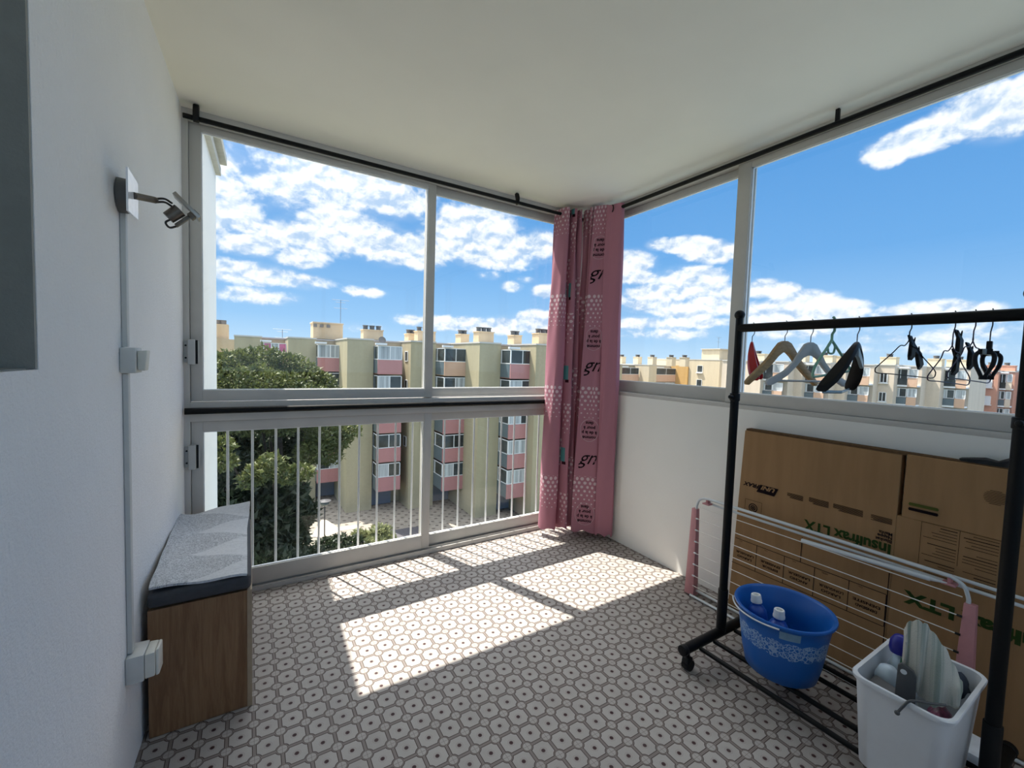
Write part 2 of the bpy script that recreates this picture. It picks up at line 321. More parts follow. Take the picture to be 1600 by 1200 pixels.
# ------------------------------------------------------------------ mesh builder
ORG = {}
class MB:
    def __init__(s): s.v = []; s.f = []; s.uv = {}
    def add(s, vs, fs, uvs=None):
        b = len(s.v); s.v += [Vector(v) for v in vs]; s.f += [tuple(i+b for i in f) for f in fs]
        if uvs:
            for i, t in enumerate(uvs): s.uv[b+i] = t
        return s
    def hexa(s, p):        # 8 corners: bottom 0-3 counter-clockwise, top 4-7
        return s.add(p, [(3, 2, 1, 0), (4, 5, 6, 7), (0, 1, 5, 4), (1, 2, 6, 5), (2, 3, 7, 6), (3, 0, 4, 7)])
    def box(s, x0, x1, y0, y1, z0, z1):
        return s.hexa([(x0, y0, z0), (x1, y0, z0), (x1, y1, z0), (x0, y1, z0), (x0, y0, z1), (x1, y0, z1), (x1, y1, z1), (x0, y1, z1)])
    def obox(s, c, ax, ay, az):
        c, ax, ay, az = map(Vector, (c, ax, ay, az))
        return s.hexa([c-ax-ay-az, c+ax-ay-az, c+ax+ay-az, c-ax+ay-az, c-ax-ay+az, c+ax-ay+az, c+ax+ay+az, c-ax+ay+az])
    def tube(s, pts, r, n=10, closed=False, caps=True, flat=1.0):
        pts = [Vector(p) for p in pts]; k = len(pts)
        rs = r if isinstance(r, (list, tuple)) else [r]*k
        tan = []
        for i in range(k):
            a = pts[(i-1) % k] if closed or i else pts[i]; c = pts[(i+1) % k] if closed or i < k-1 else pts[i]
            tan.append((c-a).normalized())
        t0 = tan[0]; nrm = t0.orthogonal().normalized()
        if abs(t0.z) < .95: nrm = (Vector((0, 0, 1)) - t0*t0.z).normalized()
        vs, fs = [], []
        for i in range(k):
            if i:
                ax = tan[i-1].cross(tan[i])
                if ax.length > 1e-7:
                    nrm = Matrix.Rotation(tan[i-1].angle(tan[i]), 3, ax.normalized()) @ nrm
            bn = tan[i].cross(nrm)
            for j in range(n):
                a = 2*PI*j/n; vs.append(pts[i] + (nrm*math.cos(a) + bn*math.sin(a)*flat)*rs[i])
        for i in range(k if closed else k-1):
            for j in range(n):
                a, b = i*n, ((i+1) % k)*n; fs.append((a+j, a+(j+1) % n, b+(j+1) % n, b+j))
        if caps and not closed: fs += [tuple(range(n-1, -1, -1)), tuple((k-1)*n+j for j in range(n))]
        return s.add(vs, fs)
    def lathe(s, c, prof, n=32, axis=None, uv=False, uv_rows=99):
        c = Vector(c); vs, fs, us = [], [], []
        q = Vector((0, 0, 1)).rotation_difference(Vector(axis)) if axis is not None else None
        for i, (r, z) in enumerate(prof):
            for j in range(n):
                a = 2*PI*j/n; p = Vector((r*math.cos(a), r*math.sin(a), z))
                us.append((a/(2*PI)*.95, z if i < uv_rows else z+9))
                vs.append(c + (q @ p if q else p))
        k = len(prof)
        for i in range(k-1):
            for j in range(n): fs.append((i*n+j, i*n+(j+1) % n, (i+1)*n+(j+1) % n, (i+1)*n+j))
        if prof[0][0] > 1e-6: fs.append(tuple(range(n-1, -1, -1)))
        if prof[-1][0] > 1e-6: fs.append(tuple((k-1)*n+j for j in range(n)))
        return s.add(vs, fs, us if uv else None)
    def prism(s, o, ax, ay, outline, th):
        """2-D outline in the plane (ax, ay) extruded by th both ways along the normal"""
        o, ax, ay = Vector(o), Vector(ax), Vector(ay); nz = ax.cross(ay).normalized()*th
        n = len(outline); vs = [o+ax*a+ay*b-nz for a, b in outline] + [o+ax*a+ay*b+nz for a, b in outline]
        return s.add(vs, [tuple(range(n-1, -1, -1)), tuple(range(n, 2*n))] + [(i, (i+1) % n, n+(i+1) % n, n+i) for i in range(n)])
    def ball(s, c, r, n=14, sz=1.0):
        return s.lathe(c, [(max(1e-7, r*math.sin(PI*i/n)), -r*sz*math.cos(PI*i/n)) for i in range(n+1)], 18)
    def grid(s, rows, uvs=None):
        h, w = len(rows), len(rows[0])
        return s.add([p for r in rows for p in r], [(i*w+j, i*w+j+1, (i+1)*w+j+1, (i+1)*w+j) for i in range(h-1) for j in range(w-1)], [u for r in uvs for u in r] if uvs else None)
    def build(s, name, m, parent=None, bevel=0, smooth=None, solid=0, seg=2):
        org = ORG.get(parent.name, Vector((0, 0, 0))) if parent else None
        me = bpy.data.meshes.new(name)
        if parent is None:
            lo = Vector((min(v.x for v in s.v), min(v.y for v in s.v), min(v.z for v in s.v))); hi = Vector((max(v.x for v in s.v), max(v.y for v in s.v), max(v.z for v in s.v)))
            org = Vector(((lo.x+hi.x)/2, (lo.y+hi.y)/2, lo.z))
        me.from_pydata([tuple(v-org) for v in s.v], [], s.f)
        if s.uv:
            ul = me.uv_layers.new(name='UVMap'); co = np.zeros((len(me.loops), 2))
            for i, lp in enumerate(me.loops): co[i] = s.uv.get(lp.vertex_index, (0, 0))
            ul.data.foreach_set('uv', co.ravel())
        me.materials.append(m)
        o = bpy.data.objects.new(name, me); C.objects.link(o)
        ORG[o.name] = org
        if parent: o.parent = parent
        else: o.location = org
        if solid:
            md = o.modifiers.new('thickness', 'SOLIDIFY'); md.thickness = solid; md.offset = 0
        if bevel:
            md = o.modifiers.new('soft_edges', 'BEVEL'); md.width = bevel; md.segments = seg; md.limit_method = 'ANGLE'; md.angle_limit = math.radians(40)
        if smooth or (smooth is None and bevel):
            me.polygons.foreach_set('use_smooth', [True]*len(me.polygons))
            md = o.modifiers.new('split', 'EDGE_SPLIT'); md.split_angle = math.radians(38 if smooth is not True else smooth_angle)
        return o
smooth_angle = 50
def thing(name, label, cat, loc, group=None):
    o = bpy.data.objects.new(name, None); C.objects.link(o); o.location = loc; o.empty_display_size = .1
    ORG[o.name] = Vector(loc); o['label'] = label; o['category'] = cat
    if group: o['group'] = group
    return o
def tag(o, label, cat, group=None):
    o['label'] = label; o['category'] = cat
    if group: o['group'] = group
    return o
def struct(o): o['kind'] = 'structure'; return o
def sthing(name, loc):
    o = bpy.data.objects.new(name, None); C.objects.link(o); o.location = loc; ORG[o.name] = Vector(loc); o['kind'] = 'structure'; return o
def catmull(P, k=6):
    P = [Vector(p) for p in P]; out = []
    Q = [P[0]*2-P[1]] + P + [P[-1]*2-P[-2]]
    for i in range(1, len(Q)-2):
        a, b, c, d = Q[i-1:i+3]
        for j in range(k):
            t = j/k; out.append(.5*((2*b) + (c-a)*t + (2*a-5*b+4*c-d)*t*t + (3*b-a-3*c+d)*t**3))
    out.append(P[-1]); return out
def text_mesh(txt, size, extrude=0, shear=0, align='LEFT', spacing=1.0, bold=0):
    """returns (verts 2-D, faces) of a line of lettering, flat"""
    cu = bpy.data.curves.new('t', 'FONT'); cu.body = txt; cu.size = size; cu.align_x = align; cu.resolution_u = 3; cu.shear = shear; cu.space_character = spacing; cu.offset = bold
    o = bpy.data.objects.new('t', cu); C.objects.link(o)
    dg = bpy.context.evaluated_depsgraph_get(); me = bpy.data.meshes.new_from_object(o.evaluated_get(dg))
    vs = [(v.co.x, v.co.y) for v in me.vertices]; fs = [tuple(p.vertices) for p in me.polygons]
    bpy.data.objects.remove(o); bpy.data.curves.remove(cu); bpy.data.meshes.remove(me)
    return vs, fs

# ================================================================== ROOM
def wx(y): return -.269 + .037*(y-2.69)          # inner face of the (slightly skewed) left wall
def slant(mb, y0, y1, z0, z1, th=.38, off=0.0):
    a, b = wx(y0)+off, wx(y1)+off
    mb.hexa([(a-th, y0, z0), (a, y0, z0), (b, y1, z0), (b-th, y1, z0), (a-th, y0, z1), (a, y0, z1), (b, y1, z1), (b-th, y1, z1)])
BACK = -1.7
struct(MB().box(-.95, 2.50, BACK-.1, 2.88, -.2, 0).build('floor', MT['floor']))
struct(MB().box(-.95, 2.50, BACK-.1, 2.785, 2.5, 2.7).build('ceiling', MT['ceiling']))
w = MB(); slant(w, BACK, 2.80, 0, 1.276); slant(w, 1.132, 2.80, 1.276, 2.5); slant(w, BACK, 1.132, 2.36, 2.5); slant(w, BACK, .25, 1.276, 2.36)
struct(w.build('wall_left', MT['wall']))
w = MB(); w.box(-.95, -.80, .2, 1.2, 1.1, 2.5); a_ = wx(1.13); w.box(-.80, a_-.001, 1.122, 1.131, 1.278, 2.355)           # lining and closed back of the left-wall recess, shade put into its grey
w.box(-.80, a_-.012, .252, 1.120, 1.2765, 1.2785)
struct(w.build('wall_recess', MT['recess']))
struct(MB().box(2.345, 2.50, BACK, 2.80, 0, 1.0925).build('wall_right', MT['wall_smooth']))
struct(MB().box(-.95, 2.50, BACK-.1, BACK, 0, 1.0).build('wall_back', MT['wall_smooth']))
w = MB(); slant(w, 2.80, 4.285, -13.5, 2.74, .3); struct(w.build('wall_wing', MT['wall_smooth']))
w = MB()
for (z0, z1, e) in ((2.74, 2.80, .035), (2.83, 2.89, .075)):
    a, b = wx(2.80), wx(4.285)
    w.hexa([(a-.33, 2.80, z0), (a+e, 2.80, z0), (b+e, 4.285+.02, z0), (b-.33, 4.305, z0), (a-.33, 2.80, z1), (a+e, 2.80, z1), (b+e, 4.305, z1), (b-.33, 4.305, z1)])
slant(w, 2.80, 4.285, 2.80, 2.83, .33, .0)
struct(w.build('trim_1', MT['coping']))

# ---- window_1 (upper pair) and window_2 (lower pair) close the far end; window_3 runs along the right parapet
def rect_frame(mb, x0, x1, z0, z1, y0, y1, l, r, b, t):
    mb.box(x0, x0+l, y0, y1, z0, z1); mb.box(x1-r, x1, y0, y1, z0, z1)
    mb.box(x0+l, x1-r, y0, y1, z0, z0+b); mb.box(x0+l, x1-r, y0, y1, z1-t, z1)
def sash(parent, name, x0, x1, z0, z1, y0, l, r, b, t):
    m = MB(); rect_frame(m, x0, x1, z0, z1, y0, y0+.032, l, r, b, t)
    o = m.build(name, MT['alu'], parent, .002)
    g = MB(); gx0, gx1, gz0, gz1 = x0+l, x1-r, z0+b, z1-t
    rect_frame(g, gx0-.001, gx1+.001, gz0-.001, gz1+.001, y0+.010, y0+.022, .005, .005, .005, .005); g.build('glazing_bead', MT['bead'], o)
    MB().box(gx0+.002, gx1-.002, y0+.014, y0+.018, gz0+.002, gz1-.002).build('glass_pane', MT['glass'], o)
    return o
XR = 2.345
w1 = sthing('window_1', (1.0, 2.74, 1.0))
m = MB(); m.box(-.30, -.244, 2.69, 2.79, 1.008, 2.5); m.box(2.29, XR, 2.69, 2.79, 1.008, 2.5); m.box(-.244, 2.29, 2.69, 2.79, 2.456, 2.5); m.box(-.244, 2.29, 2.69, 2.79, 1.008, 1.056)
m.box(-.244, 2.29, 2.70, 2.707, 2.444, 2.456); m.build('fixed_frame', MT['alu'], w1, .002)
sash(w1, 'sash', -.242, 1.054, 1.060, 2.453, 2.712, .049, .052, .058, .040)
sash(w1, 'sash', 1.004, 2.288, 1.060, 2.453, 2.750, .06, .06, .058, .050)
w2 = sthing('window_2', (1.0, 2.74, 0))
m = MB(); m.box(-.30, -.244, 2.69, 2.79, 0, 1.005); m.box(2.29, XR, 2.69, 2.79, 0, 1.005); m.box(-.244, 2.29, 2.69, 2.79, .958, 1.005)
m.box(-.244, 2.29, 2.69, 2.795, 0, .020)
for y in (2.69, 2.728, 2.765): m.box(-.244, 2.29, y, y+.007, .020, .030)
m.build('fixed_frame', MT['alu'], w2, .0015)
sash(w2, 'sash', -.242, 1.054, .034, .955, 2.712, .049, .052, .092, .054)
sash(w2, 'sash', 1.004, 2.288, .034, .955, 2.750, .06, .06, .072, .054)
for wn, z in ((w1, 1.345), (w2, .812)):
    l = MB().box(-.268, -.205, 2.684, 2.690, z-.085, z+.022).build('sash_lock', MT['lock'], wn, .002, seg=1)
    MB().box(-.250, -.220, 2.664, 2.690, z-.095, z+.03).build('lock_casing', MT['lock'], l, .002, seg=1)
    MB().box(-.2195, -.210, 2.6825, 2.686, z-.092, z+.028).build('lock_slot', MT['rubber'], l)
    for dz in (-.062, .0): MB().lathe((-.259, 2.684, z+dz), [(0.0001, 0), (.0045, 0), (.0045, .003), (.0001, .003)], 12, (0, -1, 0)).build('lock_screw', MT['rubber'], l)
w3 = sthing('window_3', (2.40, .5, 1.0925))
m = MB()
m.box(XR, 2.45, BACK, 2.69, 1.0925, 1.116); m.box(XR, 2.45, BACK, 2.69, 2.462, 2.5); m.box(XR, 2.45, 2.65, 2.69, 1.116, 2.462); m.box(XR, 2.45, BACK, BACK+.05, 1.116, 2.462)
m.build('fixed_frame', MT['alu'], w3, .002)
def sash_y(parent, y0, y1, x0, l, r, b=.062, t=.036):
    z0, z1 = 1.118, 2.460
    m = MB(); m.box(x0, x0+.032, y0, y0+l, z0, z1); m.box(x0, x0+.032, y1-r, y1, z0, z1); m.box(x0, x0+.032, y0+l, y1-r, z0, z0+b); m.box(x0, x0+.032, y0+l, y1-r, z1-t, z1)
    o = m.build('sash', MT['alu'], parent, .002); g = MB(); a, c, e, f = y0+l, y1-r, z0+b, z1-t
    for q in ((a, a+.005, e, f), (c-.005, c, e, f), (a, c, e, e+.005), (a, c, f-.005, f)): g.box(x0+.010, x0+.022, *q)
    g.build('glazing_bead', MT['bead'], o)
    MB().box(x0+.014, x0+.018, a+.002, c-.002, e+.002, f-.002).build('glass_pane', MT['glass'], o)
sash_y(w3, 1.42, 2.648, 2.402, .05, .05, .078, .042)
sash_y(w3, -.12, 1.463, 2.362, .05, .076)
sash_y(w3, -1.64, -.07, 2.402, .05, .05)
w4 = sthing('added_rear_window', (1.0, BACK-.05, 1.0))           # unseen glazing behind the camera, added to let in more daylight
m = MB(); rect_frame(m, -.34, 2.345, 1.0, 2.5, BACK-.09, BACK-.01, .05, .05, .05, .05); m.box(.98, 1.03, BACK-.09, BACK-.01, 1.05, 2.45); m.build('fixed_frame', MT['alu'], w4)
MB().box(-.29, .98, BACK-.05, BACK-.045, 1.05, 2.45).build('glass_pane', MT['glass'], w4); MB().box(1.03, 2.295, BACK-.05, BACK-.045, 1.05, 2.45).build('glass_pane', MT['glass'], w4)
m = MB(); m.box(2.394, 2.404, 1.378, 1.388, 1.13, 2.45); m.build('brush_seal', MT['bead'], w3)

# ---- railing outside the far window
rl = thing('balcony_railing', 'white metal railing of thin upright bars outside the lower far window', 'railing', (1.0, 2.83, 0))
for k in range(21):
    x = (-.094+.1222*k)*2.83/2.95
    MB().tube([(x, 2.83, .03), (x, 2.83, .985)], .0068, 8).build('baluster', MT['alu_white'], rl)
MB().box(-.25, 2.34, 2.815, 2.845, .985, 1.02).build('top_rail', MT['alu_white'], rl, .003)
MB().box(-.25, 2.34, 2.816, 2.844, .012, .034).build('bottom_rail', MT['alu_white'], rl, .003)

# ---- curtain rods
r = thing('curtain_rod', 'black curtain rod under the ceiling along the far window', 'curtain rod', (1.0, 2.62, 2.43))
MB().tube([(-.256, 2.62, 2.430), (2.265, 2.62, 2.430)], .0115, 14).build('rod', MT['black'], r)
for x in (-.205, 1.62):
    m = MB(); m.prism((x, 2.62, 2.43), (0, 1, 0), (0, 0, 1), [(-.018, -.014), (.016, -.014), (.022, .03), (.036, .068), (.012, .072), (-.008, .06), (-.02, .03)], .006 if x > 0 else .012); m.build('bracket', MT['black_plastic'], r, .003)
r = thing('curtain_rod', 'black curtain rod under the ceiling above the right side window', 'curtain rod', (2.27, .5, 2.43))
MB().tube([(2.27, 2.56, 2.435), (2.27, BACK+.05, 2.435)], .0125, 14).build('rod', MT['black'], r)
m = MB(); m.lathe((2.27, 2.335, 2.435), [(.0127, -.02), (.021, -.018), (.023, 0), (.021, .018), (.0127, .02)], 16, (0, 1, 0)); m.build('end_collar', MT['black_plastic'], r)
for y in (.95, -.4):
    MB().box(2.262, 2.278, y-.008, y+.008, 2.445, 2.4995).build('bracket', MT['black_plastic'], r, .002)
t = MB().tube([(-.263, 2.655, 1.017), (2.10, 2.655, 1.017)], .0165, 16).build('tension_rod', MT['black'], None, 0, True)
tag(t, 'thick black rod between the upper and lower far windows', 'rod')

# ================================================================== CURTAINS
def fold_surface(top, bot, ztop, zbot, k=5, rows=26, bow=0.0):
    T, B = catmull([(x, y, 0) for x, y in top], k), catmull([(x, y, 0) for x, y in bot], k)
    rng = random.Random(3); ph = [rng.uniform(0, 6.28) for _ in range(4)]
    L = [0]
    for i in range(1, len(B)): L.append(L[-1] + (B[i]-B[i-1]).length)
    R, U = [], []
    for i in range(rows+1):
        t = i/rows; z = ztop + (zbot-ztop)*t; row, uv = [], []
        e = t**.8
        for j in range(len(T)):
            p = T[j]*(1-e) + B[j]*e
            wv = .006*math.sin(5*t+ph[0]+j*.55)*math.sin(PI*min(1, t*1.3)) + .003*math.sin(17*t+j*.9+ph[1])
            zz = z + (.010*math.sin(j*.7) if i == rows else 0)
            row.append((p.x+wv, p.y-wv*.6, zz)); uv.append((L[j], z))
        R.append(row); U.append(uv)
    return R, U, L
lt = [(1.998, 2.686), (2.010, 2.650), (2.014, 2.590), (2.040, 2.560), (2.062, 2.600), (2.058, 2.668), (2.078, 2.672), (2.086, 2.590), (2.098, 2.548), (2.112, 2.590), (2.110, 2.668), (2.128, 2.670), (2.134, 2.590), (2.146, 2.545), (2.158, 2.590), (2.156, 2.664)]
lb = [(1.925, 2.655), (1.893, 2.600), (1.915, 2.535), (1.975, 2.520), (2.015, 2.560), (2.010, 2.655), (2.032, 2.664), (2.028, 2.540), (2.048, 2.480), (2.082, 2.520), (2.086, 2.655), (2.108, 2.662), (2.104, 2.550), (2.118, 2.500), (2.138, 2.550), (2.142, 2.655)]
cu = thing('curtain', 'pink printed curtain gathered in folds at the right end of the far window', 'curtain', (2.03, 2.60, .05), 'pink curtains in the corner')
R, U, L = fold_surface(lt, lb, 2.472, .062); MB().grid(R, U).build('fabric', MT['curtain'], cu, 0, True, .0012)
for x in (2.016, 2.056, 2.082, 2.108, 2.131, 2.154):
    MB().tube([(x, 2.62+.021*math.cos(a), 2.43+.021*math.sin(a)) for a in [i*PI/8 for i in range(16)]], .0035, 6, True).build('grommet', MT['black'], cu)
rt = [(2.212, 2.60), (2.190, 2.545), (2.235, 2.530), (2.306, 2.550), (2.308, 2.520), (2.240, 2.505), (2.186, 2.492), (2.200, 2.474), (2.302, 2.482), (2.304, 2.458), (2.205, 2.462), (2.188, 2.452), (2.200, 2.435), (2.222, 2.400), (2.246, 2.372), (2.296, 2.376)]
rb = [(2.196, 2.60), (2.150, 2.545), (2.200, 2.530), (2.304, 2.550), (2.306, 2.526), (2.220, 2.512), (2.138, 2.502), (2.160, 2.486), (2.300, 2.502), (2.304, 2.486), (2.150, 2.478), (2.092, 2.470), (2.106, 2.450), (2.162, 2.405), (2.218, 2.350), (2.300, 2.352)]
cu2 = thing('curtain', 'pink curtain with dots and upside-down lettering hanging in the corner beside the right wall', 'curtain', (2.2, 2.45, .05), 'pink curtains in the corner')
R, U, L2 = fold_surface(rt, rb, 2.478, .050); MB().grid(R, U).build('fabric', MT['curtain_b'], cu2, 0, True, .0012)
fl_t = [(2.248, 2.372), (2.222, 2.366), (2.232, 2.330), (2.246, 2.290), (2.255, 2.258), (2.275, 2.250), (2.300, 2.262)]
fl_b = [(2.250, 2.345), (2.222, 2.342), (2.226, 2.318), (2.255, 2.285), (2.285, 2.262), (2.300, 2.250), (2.318, 2.262)]
Rf, Uf, L3 = fold_surface(fl_t, fl_b, 2.462, .045); MB().grid(Rf, Uf).build('lining', MT['lining'], cu2, 0, True, .0012)
MB().tube([(2.243+.010*math.cos(a), 2.335+.028*math.cos(a), 2.435+.028*math.sin(a)) for a in [i*PI/8 for i in range(16)]], .004, 6, True).build('grommet', MT['black'], cu2)
# lettering printed on the broad front fold of that curtain (it hangs upside down, as in the photo)
def fold_point(R, js, u, z, off=.0022):
    ztop, zb = R[0][0][2], R[-2][0][2]; n = len(R)-1
    t = (2.478-z)/(2.478-.050)*n; i = max(0, min(n-2, int(t))); a = t-i
    row = [Vector(R[i][j])*(1-a) + Vector(R[i+1][j])*a for j in js]
    d = [0]
    for q in range(1, len(row)): d.append(d[-1]+(row[q]-row[q-1]).length)
    u = max(0, min(.999, u))*d[-1]; q = 0
    while q < len(row)-2 and d[q+1] < u: q += 1
    f = (u-d[q])/max(1e-6, d[q+1]-d[q]); p = row[q]*(1-f)+row[q+1]*f
    tg = (row[q+1]-row[q]); nm = Vector((tg.y, -tg.x, 0)).normalized()
    if nm.x > 0 and nm.y > 0: nm = -nm
    p = p + nm*off; p.z = z; return p
JS = list(range(12*5, 14*5+1))
def print_text(mb, txt, uc, zc, size, w_m, rot=True, shear=0, bold=0):
    vs, fs = text_mesh(txt, size, shear=shear, align='CENTER', bold=bold); s = -1 if rot else 1
    mb.add([fold_point(R, JS, uc + s*x/w_m, zc + s*(y-size*.3)) for x, y in vs], fs)
for zc in (2.17, 1.50, .82, .185):
    wm = .09 + .07*(2.4-zc)/2.4; black, pale = MB(), MB()
    for dz, tx in ((-.054, 'nommé'), (-.018, 'à de la p'), (.018, 'pour à'), (.054, 'dans')): print_text(black, tx, .5, zc+dz, .034, wm, bold=.0009)
    pts = [fold_point(R, JS, .5+x/wm, zc+y, .003) for x, y in [(math.cos(a)*.072, math.sin(a)*.084) for a in [i*2*PI/40 for i in range(40)]]]; pale.tube(pts, .0013, 5, True)
    black.build('round_lettering', MT['ink'], cu2); pale.build('lettering_ring', MT['ink_pale'], cu2)
for zc in (1.985, 1.305, .61):
    black = MB(); print_text(black, 'gn', .45, zc, .15, .09+.07*(2.4-zc)/2.4, False, .5); black.build('script_letters', MT['ink'], cu2)

# ================================================================== LEFT WALL FITTINGS
def wall_box(mb, y0, y1, z0, z1, d0, d1, mbtaper=0):
    p = []
    for z in (z0, z1):
        p += [(wx(y0)+d0, y0, z), (wx(y0)+d1, y0+mbtaper, z), (wx(y1)+d1, y1-mbtaper, z), (wx(y1)+d0, y1, z)]
    return mb.hexa(p)
t = wall_box(MB(), 1.650, 1.672, 1.325, 1.712, .0005, .0135).build('cable_trunking', MT['pvc'], None, .0015, seg=1)
tag(t, 'slim white cable trunking running from the wall lamp down to the light switch', 'cable trunking')
t = wall_box(MB(), 1.650, 1.672, .402, 1.247, .0005, .0135).build('cable_trunking', MT['pvc'], None, .0015, seg=1)
tag(t, 'slim white cable trunking running from the light switch down to the socket', 'cable trunking')
s_ = thing('light_switch', 'small white surface-mounted light switch halfway up the left wall', 'light switch', (wx(1.66), 1.66, 1.25))
wall_box(MB(), 1.625, 1.697, 1.249, 1.323, .0005, .036).build('housing', MT['pvc'], s_, .003)
m = MB(); d = .0365
m.hexa([(wx(1.66)+d, 1.637, 1.258), (wx(1.66)+d+.017, 1.637, 1.256), (wx(1.66)+d+.017, 1.687, 1.256), (wx(1.66)+d, 1.687, 1.258), (wx(1.66)+d, 1.637, 1.314), (wx(1.66)+d+.022, 1.637, 1.316), (wx(1.66)+d+.022, 1.687, 1.316), (wx(1.66)+d, 1.687, 1.314)])
m.build('rocker', MT['pvc_side'], s_, .002)
s_ = thing('wall_socket', 'grey white surface-mounted power socket low on the left wall beside the bench', 'socket', (wx(1.66), 1.66, .32))
wall_box(MB(), 1.628, 1.712, .318, .400, .0005, .043).build('housing', MT['pvc'], s_, .003)
wall_box(MB(), 1.631, 1.709, .321, .397, .0435, .068, .004).build('front_cover', MT['pvc_side'], s_, .004)
wall_box(MB(), 1.640, 1.700, .318, .400, .0685, .077, .004).build('flap', MT['pvc_side'], s_, .003)
L_ = thing('wall_lamp', 'small metal wall spotlight with square white plate and bent arm on the left wall', 'wall lamp', (wx(1.66), 1.66, 1.75))
x0 = wx(1.64)
m = MB(); m.lathe((x0+.0005, 1.648, 1.752), [(.0001, 0), (.048, 0), (.047, .018), (.043, .034), (.0001, .034)], 28, (1, 0, 0)); m.build('base', MT['grey_box'], L_, 0, True)
m = MB(); m.prism((x0+.0375, 1.602, 1.747), (0, 1, 0), (0, 0, 1), [(-.062, -.060), (.064, -.052), (.064, .052), (-.062, .054)], .0022); m.build('cover_plate', MT['plate'], L_)
S0 = Vector((x0+.040, 1.607, 1.747)); S1 = Vector((x0+.074, 1.695, 1.768))
MB().tube([S0, S1], .0095, 14).build('arm_sleeve', MT['steel_dark'], L_, 0, True)
HD = Vector((-.190, 1.745, 1.765))
for dz in (.004, -.006):
    MB().tube(catmull([S1+Vector((0, 0, dz)), S1.lerp(HD, .45)+Vector((0, 0, .012+dz)), HD+Vector((-.01, 0, .012+dz))], 6), .0032, 8).build('cable', MT['cable'], L_)
a1 = Vector((.066, .0, -.066)).normalized(); a2 = Vector((0, 1, 0)); a3 = a1.cross(a2)
m = MB(); m.obox(HD+Vector((.030, 0, .012)), a1*.046, a2*.024, a3*.006); m.build('head_plate', MT['steel'], L_, .002)
m = MB(); m.lathe(HD+Vector((-.004, 0, -.016)), [(.0001, -.022), (.018, -.022), (.020, .020), (.0001, .020)], 20, tuple(a3)); m.build('lamp_holder', MT['steel_dark'], L_, 0, True)
m = MB(); m.obox(HD+Vector((.022, .0, -.030)), a3*.032, a2*.008, a1*.005); m.obox(HD+Vector((.045, .0, -.010)), a1*.010, a2*.012, a3*.014); m.build('pivot_bracket', MT['steel_dark'], L_, .0015)
MB().tube(catmull([HD+Vector((-.012, 0, -.034)), HD+Vector((-.026, .003, -.046)), HD+Vector((-.016, .003, -.060)), HD+Vector((.004, .0, -.052))], 6), .0032, 8).build('cable_loop', MT['cable'], L_)

# ================================================================== STORAGE BENCH
bn = thing('storage_bench', 'oak-look storage bench with dark padded lid against the left wall', 'bench', (-.14, 2.19, 0))
bx0, bx1, by0, by1 = -.285, .016, 1.802, 2.585
def wxl(y): return max(bx0, wx(y)+.006)
m = MB(); m.box(-.283, .014, by0+.001, by0+.017, .004, .447); m.build('end_panel', MT['oak'], bn, .001, seg=1)
m = MB(); m.box(-.262, .012, by1-.016, by1, .004, .447); m.build('end_panel', MT['oak'], bn, .001, seg=1)
m = MB(); m.box(.0005, .016, by0, by1, 0, .448); m.build('front_panel', MT['oak_edge'], bn, .001, seg=1)
m = MB(); m.box(-.278, -.264, by0+.018, by1-.02, .004, .445); m.build('back_panel', MT['oak'], bn)
m = MB(); m.box(-.283, .0, by0+.004, by0+.030, .0005, .012); m.build('plinth_strip', MT['oak'], bn)
m = MB(); m.box(-.284, .014, by0-.006, by1+.004, .452, .505); m.build('padded_lid', MT['lid'], bn, .016, seg=4)
# quilted runner laid on the lid
rows, n = [], 26
for i in range(n+1):
    y = by0+.002 + (by1-by0-.012)*i/n; row = []
    for j in range(15):
        u = j/14; x = -.279 + .279*u
        z = .5150 + .004*math.sin(9*u+3*i/n) + .003*math.sin(23*i/n+4*u) + (.012*(1-u)**6)
        if u > .95: z -= .002
        if i == 0: z -= .004
        z += .030*max(0, (i/n-.82)/.18)**1.4*max(0, (u-.2)/.8)
        x += .014*max(0, (i/n-.6)/.4)*u
        row.append((x, y + .006*math.sin(5*u)*(1 if i == 0 else 0), z))
    rows.append(row)
q = MB().grid(rows).build('quilted_runner', MT['quilt'], None, 0, True, .009)
tag(q, 'pale grey and white quilted runner lying on the dark bench lid', 'runner')

